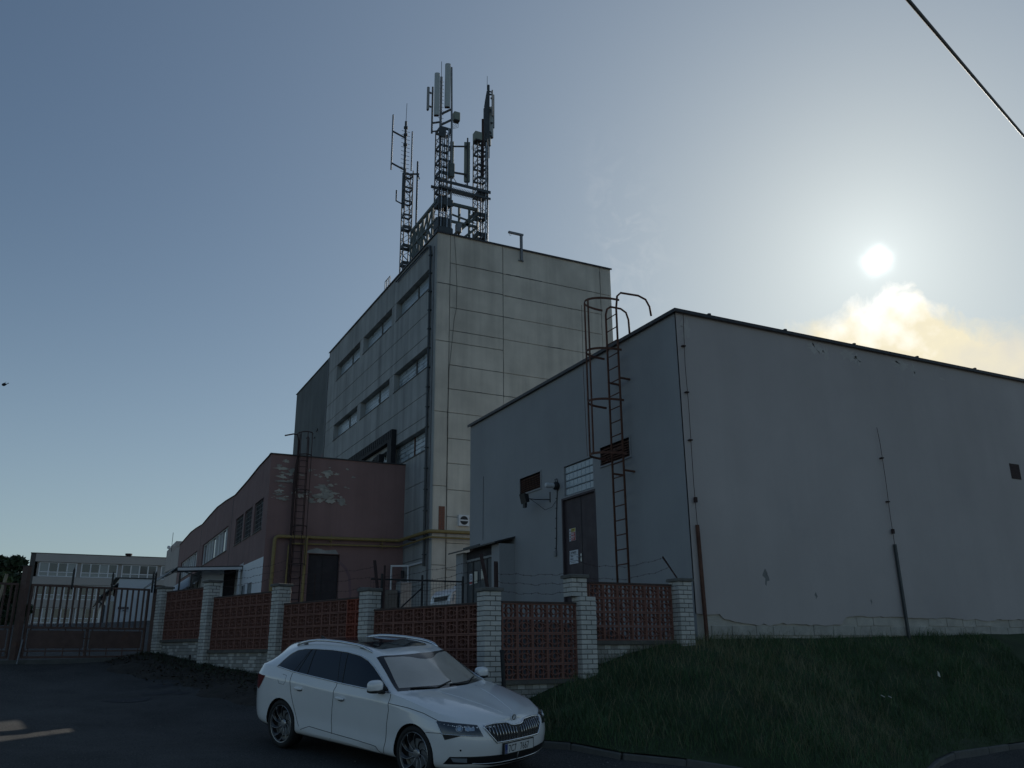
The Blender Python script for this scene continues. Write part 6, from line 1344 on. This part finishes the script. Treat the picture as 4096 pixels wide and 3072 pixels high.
# shut lines
GF = [(1.415,-.873,.978),(1.405,-.892,.928),(1.413,-.917,.85),(1.401,-.917,.792),(1.436,-.913,.598),(1.454,-.909,.397),(1.50,-.88,.255)]
GM = [(2.52,-.883,1.003),(2.523,-.896,.961),(2.548,-.91,.917),(2.551,-.916,.831),(2.575,-.909,.668),(2.587,-.901,.506),(2.556,-.91,.363),(2.598,-.902,.282)]
GR = [(3.576,-.876,1.044),(3.576,-.904,.978),(3.56,-.922,.907),(3.523,-.924,.776),(3.46,-.918,.624),(3.412,-.909,.517),(3.362,-.909,.423),(3.312,-.912,.355)]
SI = [(3.271,-.911,.319),(3.164,-.911,.355),(3.072,-.91,.384),(2.551,-.91,.363),(2.111,-.91,.349),(1.751,-.911,.332),(1.634,-.911,.323),(1.53,-.86,.24)]
for g_p in (GF, GM, GR, SI): line(g_p, 'shut_line', 'trim_black', .0042)
line([(.539,-.87,.757),(.787,-.883,.818),(1.053,-.899,.852),(1.4,-.916,.868)], 'shut_line', 'trim_black', .0042)
line([(.46,-.898,.632),(.65,-.926,.619),(.70,-.93,.612)], 'shut_line', 'trim_black', .0036)
line([(3.874,-.919,.929),(3.843,-.923,.881),(3.725,-.923,.875),(3.68,-.921,.919),(3.696,-.895,1.001),(3.798,-.891,1.009)], 'fuel_flap', 'trim_black', .0025, both=False)
# sill strip stands a little proud and catches the light
patch([(3.27,-.911,.315),(3.072,-.91,.378),(2.551,-.91,.357),(2.111,-.91,.343),(1.634,-.911,.318),(1.54,-.87,.25),(2.2,-.905,.292),(2.9,-.908,.30)], 'sill_trim', 'car_paint', .007, .05, nrm=(0, -1, -.1)); patch([(3.27,-.911,.315),(3.072,-.91,.378),(2.551,-.91,.357),(2.111,-.91,.343),(1.634,-.911,.318),(1.54,-.87,.25),(2.2,-.905,.292),(2.9,-.908,.30)], 'sill_trim', 'car_paint', .007, .05, nrm=(0, -1, -.1), mirror=True)
# handles
def ellipsoid(c, r, n=16, m_=10, e=1.0):
    vs = []; fs = []
    sg = lambda v: math.copysign(abs(v)**e, v)
    for i in range(m_+1):
        a = -math.pi/2+math.pi*i/m_
        for k in range(n):
            b = 2*math.pi*k/n; vs.append((c[0]+r[0]*sg(math.cos(a))*sg(math.cos(b)), c[1]+r[1]*sg(math.cos(a))*sg(math.sin(b)), c[2]+r[2]*sg(math.sin(a))))
    for i in range(m_):
        for k in range(n): fs.append((i*n+k, i*n+(k+1) % n, (i+1)*n+(k+1) % n, (i+1)*n+k))
    return vs, fs
for s in (-1, 1):
    for (u, z) in ((3.346, .852), (2.396, .820)):
        c = cp(u, s*.921, z); hd = cpart(MB().add(*ellipsoid((c.x, c.y-s*-.016, c.z+.004), (.095, .018, .019), 18, 10, .75)), 'door_handle', 'car_paint', None, True)
        cpart(MB().add(*ellipsoid((c.x+.01, c.y-s*-.001, c.z-.006), (.075, .006, .026), 16, 8)), 'handle_recess', 'car_frit', hd, True)
    # mirrors
    c = cp(1.60, s*.985, 1.055); vs, fs = ellipsoid((0, 0, 0), (.085, .108, .072), 22, 14, .72)
    vs = [(c.x+x*(1.0 if x > 0 else .75)-.10*(abs(y)*.4), c.y+y, c.z+z+(.012 if z > 0 else 0)-.10*(s*y)*.25) for x, y, z in vs]
    mr_ = cpart(MB().add(vs, fs), 'mirror', 'car_paint', None, True)
    vs, fs = ellipsoid((c.x+.0, c.y, c.z-.045), (.082, .102, .032), 22, 10, .72); cpart(MB().add(vs, fs), 'mirror_base', 'trim_black', mr_, True)
    cpart(MB().tube([cp(1.56, s*.955, .995), cp(1.54, s*.86, .985)], .024, 8), 'mirror_arm', 'trim_black', mr_, True)
    cpart(MB().add([cp(1.455, s*.876, .99), cp(1.63, s*.872, .995), cp(1.575, s*.835, 1.07)], [(0, 1, 2)]), 'mirror_triangle', 'trim_black', mr_)
# lamps
HL = [(.555,-.886,.747),(.539,-.87,.757),(.36,-.773,.742),(.179,-.567,.713),(.096,-.546,.596),(.153,-.652,.606),(.245,-.767,.617),(.446,-.891,.625)]
for mi in (False, True):
    s = 1 if mi else -1
    hl = patch(HL, 'headlight', 'lamp_dark', .005, .035, mirror=mi, nrm=(.72, -.68, .12))
    cpart(MB().tube(onpath([HL[4], HL[5], HL[6], HL[7], HL[0]], .006, 8, mi), .006, 6), 'chrome_edge', 'chrome', hl, True)
    for (y, z, r) in ((-.755, .683, .038), (-.63, .672, .03)):
        q, n = surf(cp(.3, s*abs(y), z), Vector((.8, s*.6, .1)).normalized()); a = n.orthogonal().normalized(); b = n.cross(a)
        cpart(MB().tube([q+n*.008+(a*math.cos(6.283*k/18)+b*math.sin(6.283*k/18))*r for k in range(18)], .004, 5, True), 'lens_ring', 'chrome', hl, True)
        cpart(MB().add([q+n*.009]+[q+n*.007+(a*math.cos(6.283*k/18)+b*math.sin(6.283*k/18))*r*.7 for k in range(18)], [(0, 1+k, 1+(k+1) % 18) for k in range(18)]), 'lens', 'lamp_lens', hl, True)
    patch([(.20,-.60,.69),(.235,-.72,.70),(.225,-.72,.66),(.19,-.61,.655)], 'reflector', 'lamp_lens', .0075, .03, hl, mirror=mi, nrm=(.8, -.6, .1))
    patch([(.441,-.89,.618),(.245,-.767,.612),(.407,-.882,.561)], 'lamp_trim', 'trim_black', .004, .04, None, mirror=mi, nrm=(.72, -.68, .12))
    patch([(4.45,-.875,.955),(4.225,-.901,.953),(4.29,-.90,.87),(4.40,-.89,.748),(4.47,-.868,.765),(4.60,-.80,.80),(4.64,-.76,.95)], 'tail_light', 'tail_red', .005, .04, None, mirror=mi, nrm=(-.45, -.9, .05))
# grille
GO = [(0,.664),(-.055,.664),(-.106,.674),(-.139,.692),(-.175,.704),(-.354,.711),(-.500,.702),(-.510,.685),(-.455,.598),(-.378,.508),(-.089,.507),(0,.507)]
GPOLY = [(.05, y, z) for y, z in GO]+[(.05, -y, z) for y, z in GO[::-1] if y != 0]
gr = patch(GPOLY, 'grille', 'trim_black', .003, .04, nrm=(1, 0, .12))
def fsurf(y, z, off): q, n = surf(cp(.1, y, z), Vector((1, 0, .05)).normalized()); return q+n*off
ring = []
for a, b in zip(GPOLY, GPOLY[1:]+GPOLY[:1]):
    for k in range(4): t = k/4; ring.append(fsurf(a[1]+(b[1]-a[1])*t, a[2]+(b[2]-a[2])*t, .006))
cpart(MB().tube(ring, .0105, 6, True), 'grille_frame', 'chrome', gr, True)
ytop = sorted([(y, z) for y, z in GO[:7]]+[(-y, z) for y, z in GO[1:7]]); ybot = sorted([(y, z) for y, z in GO[6:]]+[(-y, z) for y, z in GO[6:-1]])
for k in range(-10, 11):
    if k == 0: continue
    y = k*.0455; zt = float(np.interp(y, [p[0] for p in ytop], [p[1] for p in ytop]))-.016; zb = float(np.interp(y, [p[0] for p in ybot], [p[1] for p in ybot]))+.014
    if zt-zb < .03: continue
    cpart(MB().tube([fsurf(y, zb, .010), fsurf(y, (zt+zb)/2, .013), fsurf(y, zt, .010)], .0042, 5), 'grille_bar', 'chrome', gr, True)
# emblem: ring with a winged arrow
bc, bn = surf(cp(.1, -.005, .742), Vector((1, 0, .7)).normalized()); bn = (bn+Vector((.6, 0, 0))).normalized(); ba = Vector((0, 1, 0)); bb = bn.cross(ba).normalized(); bb = bb if bb.z > 0 else -bb
em = cpart(MB().add([bc+bn*.007]+[bc+bn*.006+(ba*math.cos(6.283*k/28)+bb*math.sin(6.283*k/28))*.044 for k in range(28)], [(0, 1+k, 1+(k+1) % 28) for k in range(28)]), 'emblem', 'trim_black')
cpart(MB().tube([bc+bn*.008+(ba*math.cos(6.283*k/28)+bb*math.sin(6.283*k/28))*.043 for k in range(28)], .008, 6, True), 'emblem_ring', 'emblem_silver', em, True)
def ep(x, z): return bc+bn*.010+ba*(x*.001)+bb*(z*.001)
cpart(MB().add([ep(*p) for p in ((30, -14), (-16, -14), (-16, -7), (-28, -7), (-28, -20), (-16, -20), (-16, -17), (30, -17))], [(0, 1, 2, 7)]).add([ep(*p) for p in ((-16, -6), (-32, -15), (-16, -24))], [(0, 1, 2)]), 'emblem_arrow', 'emblem_silver', em)
for (x0, z0, x1, z1, w_) in ((8, -12, 30, 8, 5), (-2, -12, 20, 18, 6), (-12, -12, 6, 26, 7)): cpart(MB().add([ep(x0-w_, z0), ep(x0+w_, z0), ep(x1+w_*.6, z1), ep(x1-w_*.8, z1+6)], [(0, 1, 2, 3)]), 'emblem_feather', 'emblem_silver', em)
# number plate
PX = 2.35+.012; pz = .428; py = -.02
pl_ = cpart(MB().box(PX-.03, PX, py-.275, py+.275, pz-.066, pz+.066), 'number_plate', 'trim_black'); cpart(MB().box(PX-.001, PX+.003, py-.26, py+.26, pz-.055, pz+.055), 'plate_face', 'plate_white', pl_)
# text reads from the front: viewer's left is car right (-y)
cpart(MB().box(PX+.0025, PX+.0045, py-.258, py-.213, pz-.053, pz+.053), 'plate_band', 'plate_blue', pl_)
def plate_text(body_, size, y, z, m_, sx=1.0):
    me = text_obj('plate_text', body_, size, None, None, None, 'LEFT'); me.materials.append(M(m_)); o = bpy.data.objects.new('plate_text', me); COL.objects.link(o); o.parent = pl_
    o.matrix_local = Matrix.Translation(Vector((PX+.0042, y, z))) @ Matrix(((0, 0, 1, 0), (1, 0, 0, 0), (0, 1, 0, 0), (0, 0, 0, 1))) @ Matrix.Diagonal((sx, 1, 1, 1)); return o
plate_text('7C7', .115, py-.195, pz-.042, 'ink', .72); plate_text('7667', .115, py+.015, pz-.042, 'ink', .72); o_ = plate_text('CZ', .032, py-.250, pz-.042, 'plate_white', .8); o_.location.x += .001
# lower intake, fog lamps, lip
for mi in (False, True):
    lo = patch([(.04,-.0,.362),(.04,-.28,.365),(.115,-.581,.376),(.237,-.757,.38),(.354,-.846,.378),(.447,-.867,.288),(.319,-.801,.293),(.177,-.646,.293),(.082,-.387,.250),(.05,-.0,.238)], 'lower_intake', 'trim_black', .004, .04, mirror=mi, nrm=(.9, -.42, 0))
    cpart(MB().tube(onpath([(.177,-.647,.301),(.12,-.52,.288),(.082,-.387,.280),(.055,-.2,.275),(.05,0,.274)], .006, 8, mi), .006, 6), 'chrome_strip', 'chrome', lo, True)
    patch([(.347,-.835,.366),(.203,-.712,.362),(.205,-.705,.312),(.33,-.81,.322)], 'fog_light', 'lamp_lens', .008, .03, lo, mirror=mi, nrm=(.7, -.7, 0))
q, n = surf(cp(.244, -.777, .452), Vector((.7, -.7, 0))); cpart(MB().tube([q, q+n*.003], .011, 12), 'parking_sensor', 'car_frit')
# bonnet creases: slim raised ribs in the sheet
for s in (-1, 1):
    P = [(1.12, s*.36, 1), (.9, s*.30, 1), (.65, s*.235, .92), (.4, s*.15, .86), (.2, s*.09, .8)]
    cpart(MB().tube([q-no*.006 for q, no in ((BV.find_nearest(cp(*a)))[:2] for a in P)], .011, 8), 'bonnet_crease', 'car_paint', None, True)
# wheels
def lathe(prof, n=48):
    # prof: (y, r) around the y axis
    vs = [(r*math.cos(6.283185*k/n), y, r*math.sin(6.283185*k/n)) for y, r in prof for k in range(n)]
    return vs, [(i*n+k, i*n+(k+1) % n, (i+1)*n+(k+1) % n, (i+1)*n+k) for i in range(len(prof)-1) for k in range(n)]
def wheel(u, s):
    c = cp(u, s*.80, .333); T = lambda vs: [(c.x+x, c.y+s*y, c.z+z) for x, y, z in vs]
    vs, fs = lathe([(-.11, .24), (-.11, .305), (-.085, .328), (.0, .3335), (.085, .328), (.105, .312), (.112, .285), (.108, .262), (.10, .256), (.085, .250)]); w = cpart(MB().add(T(vs), fs), 'wheel', 'rubber', None, 50)
    vs, fs = lathe([(.102, .256), (.106, .252), (.104, .246), (.08, .243)]); cpart(MB().add(T(vs), fs), 'rim_lip', 'rim_silver', w, 50)
    vs, fs = lathe([(.09, .247), (.03, .235), (.015, .2), (.01, .0001)]); cpart(MB().add(T(vs), fs), 'rim', 'rim_black', w, 50)
    for k in range(10):
        a = 2*math.pi*k/10; da = s*.42; tw = []
        for j in range(7):
            t = j/6; r = .05+.194*t; an = a+da*t*t; tw.append((r*math.cos(an), .052+.048*t, r*math.sin(an)))
        w0 = [Vector(T([q])[0]) for q in tw]; cpart(MB().tube(w0, .004, 5, rs=[.0045, .004, .0035, .003, .003, .003, .003]), 'spoke_edge', 'rim_silver', w, True)
        bl = []
        for j in range(7):
            t = j/6; r = .05+.190*t; an = a+da*t*t+s*(.06+.14*t); bl.append((r*math.cos(an), .040+.045*t, r*math.sin(an)))
        A = T(tw); B = T(bl); cpart(MB().add(A+B, [(j, j+1, 8+j, 7+j) for j in range(6)]), 'spoke', 'rim_black', w, True)
    vs, fs = lathe([(.05, .058), (.066, .045), (.070, .02), (.070, .0001)], 24); cpart(MB().add(T(vs), fs), 'hub_cap', 'rim_silver', w, 40)
    vs, fs = lathe([(.012, .17), (.03, .17), (.03, .06)], 32); cpart(MB().add(T(vs), fs), 'brake_disc', 'steel_grey', w)
for u in (.93, 3.77):
    for s in (-1, 1): wheel(u, s)
cpart(MB().add([cp(4.08, .1, 1.41), cp(4.22, .1, 1.40), cp(4.26, .1, 1.46), cp(4.22, .1, 1.46), cp(4.08, .08, 1.41), cp(4.22, .08, 1.40), cp(4.26, .08, 1.46), cp(4.22, .08, 1.46)], [(0, 1, 2, 3), (7, 6, 5, 4), (0, 4, 5, 1), (1, 5, 6, 2), (2, 6, 7, 3), (3, 7, 4, 0)]), 'roof_antenna', 'trim_black')
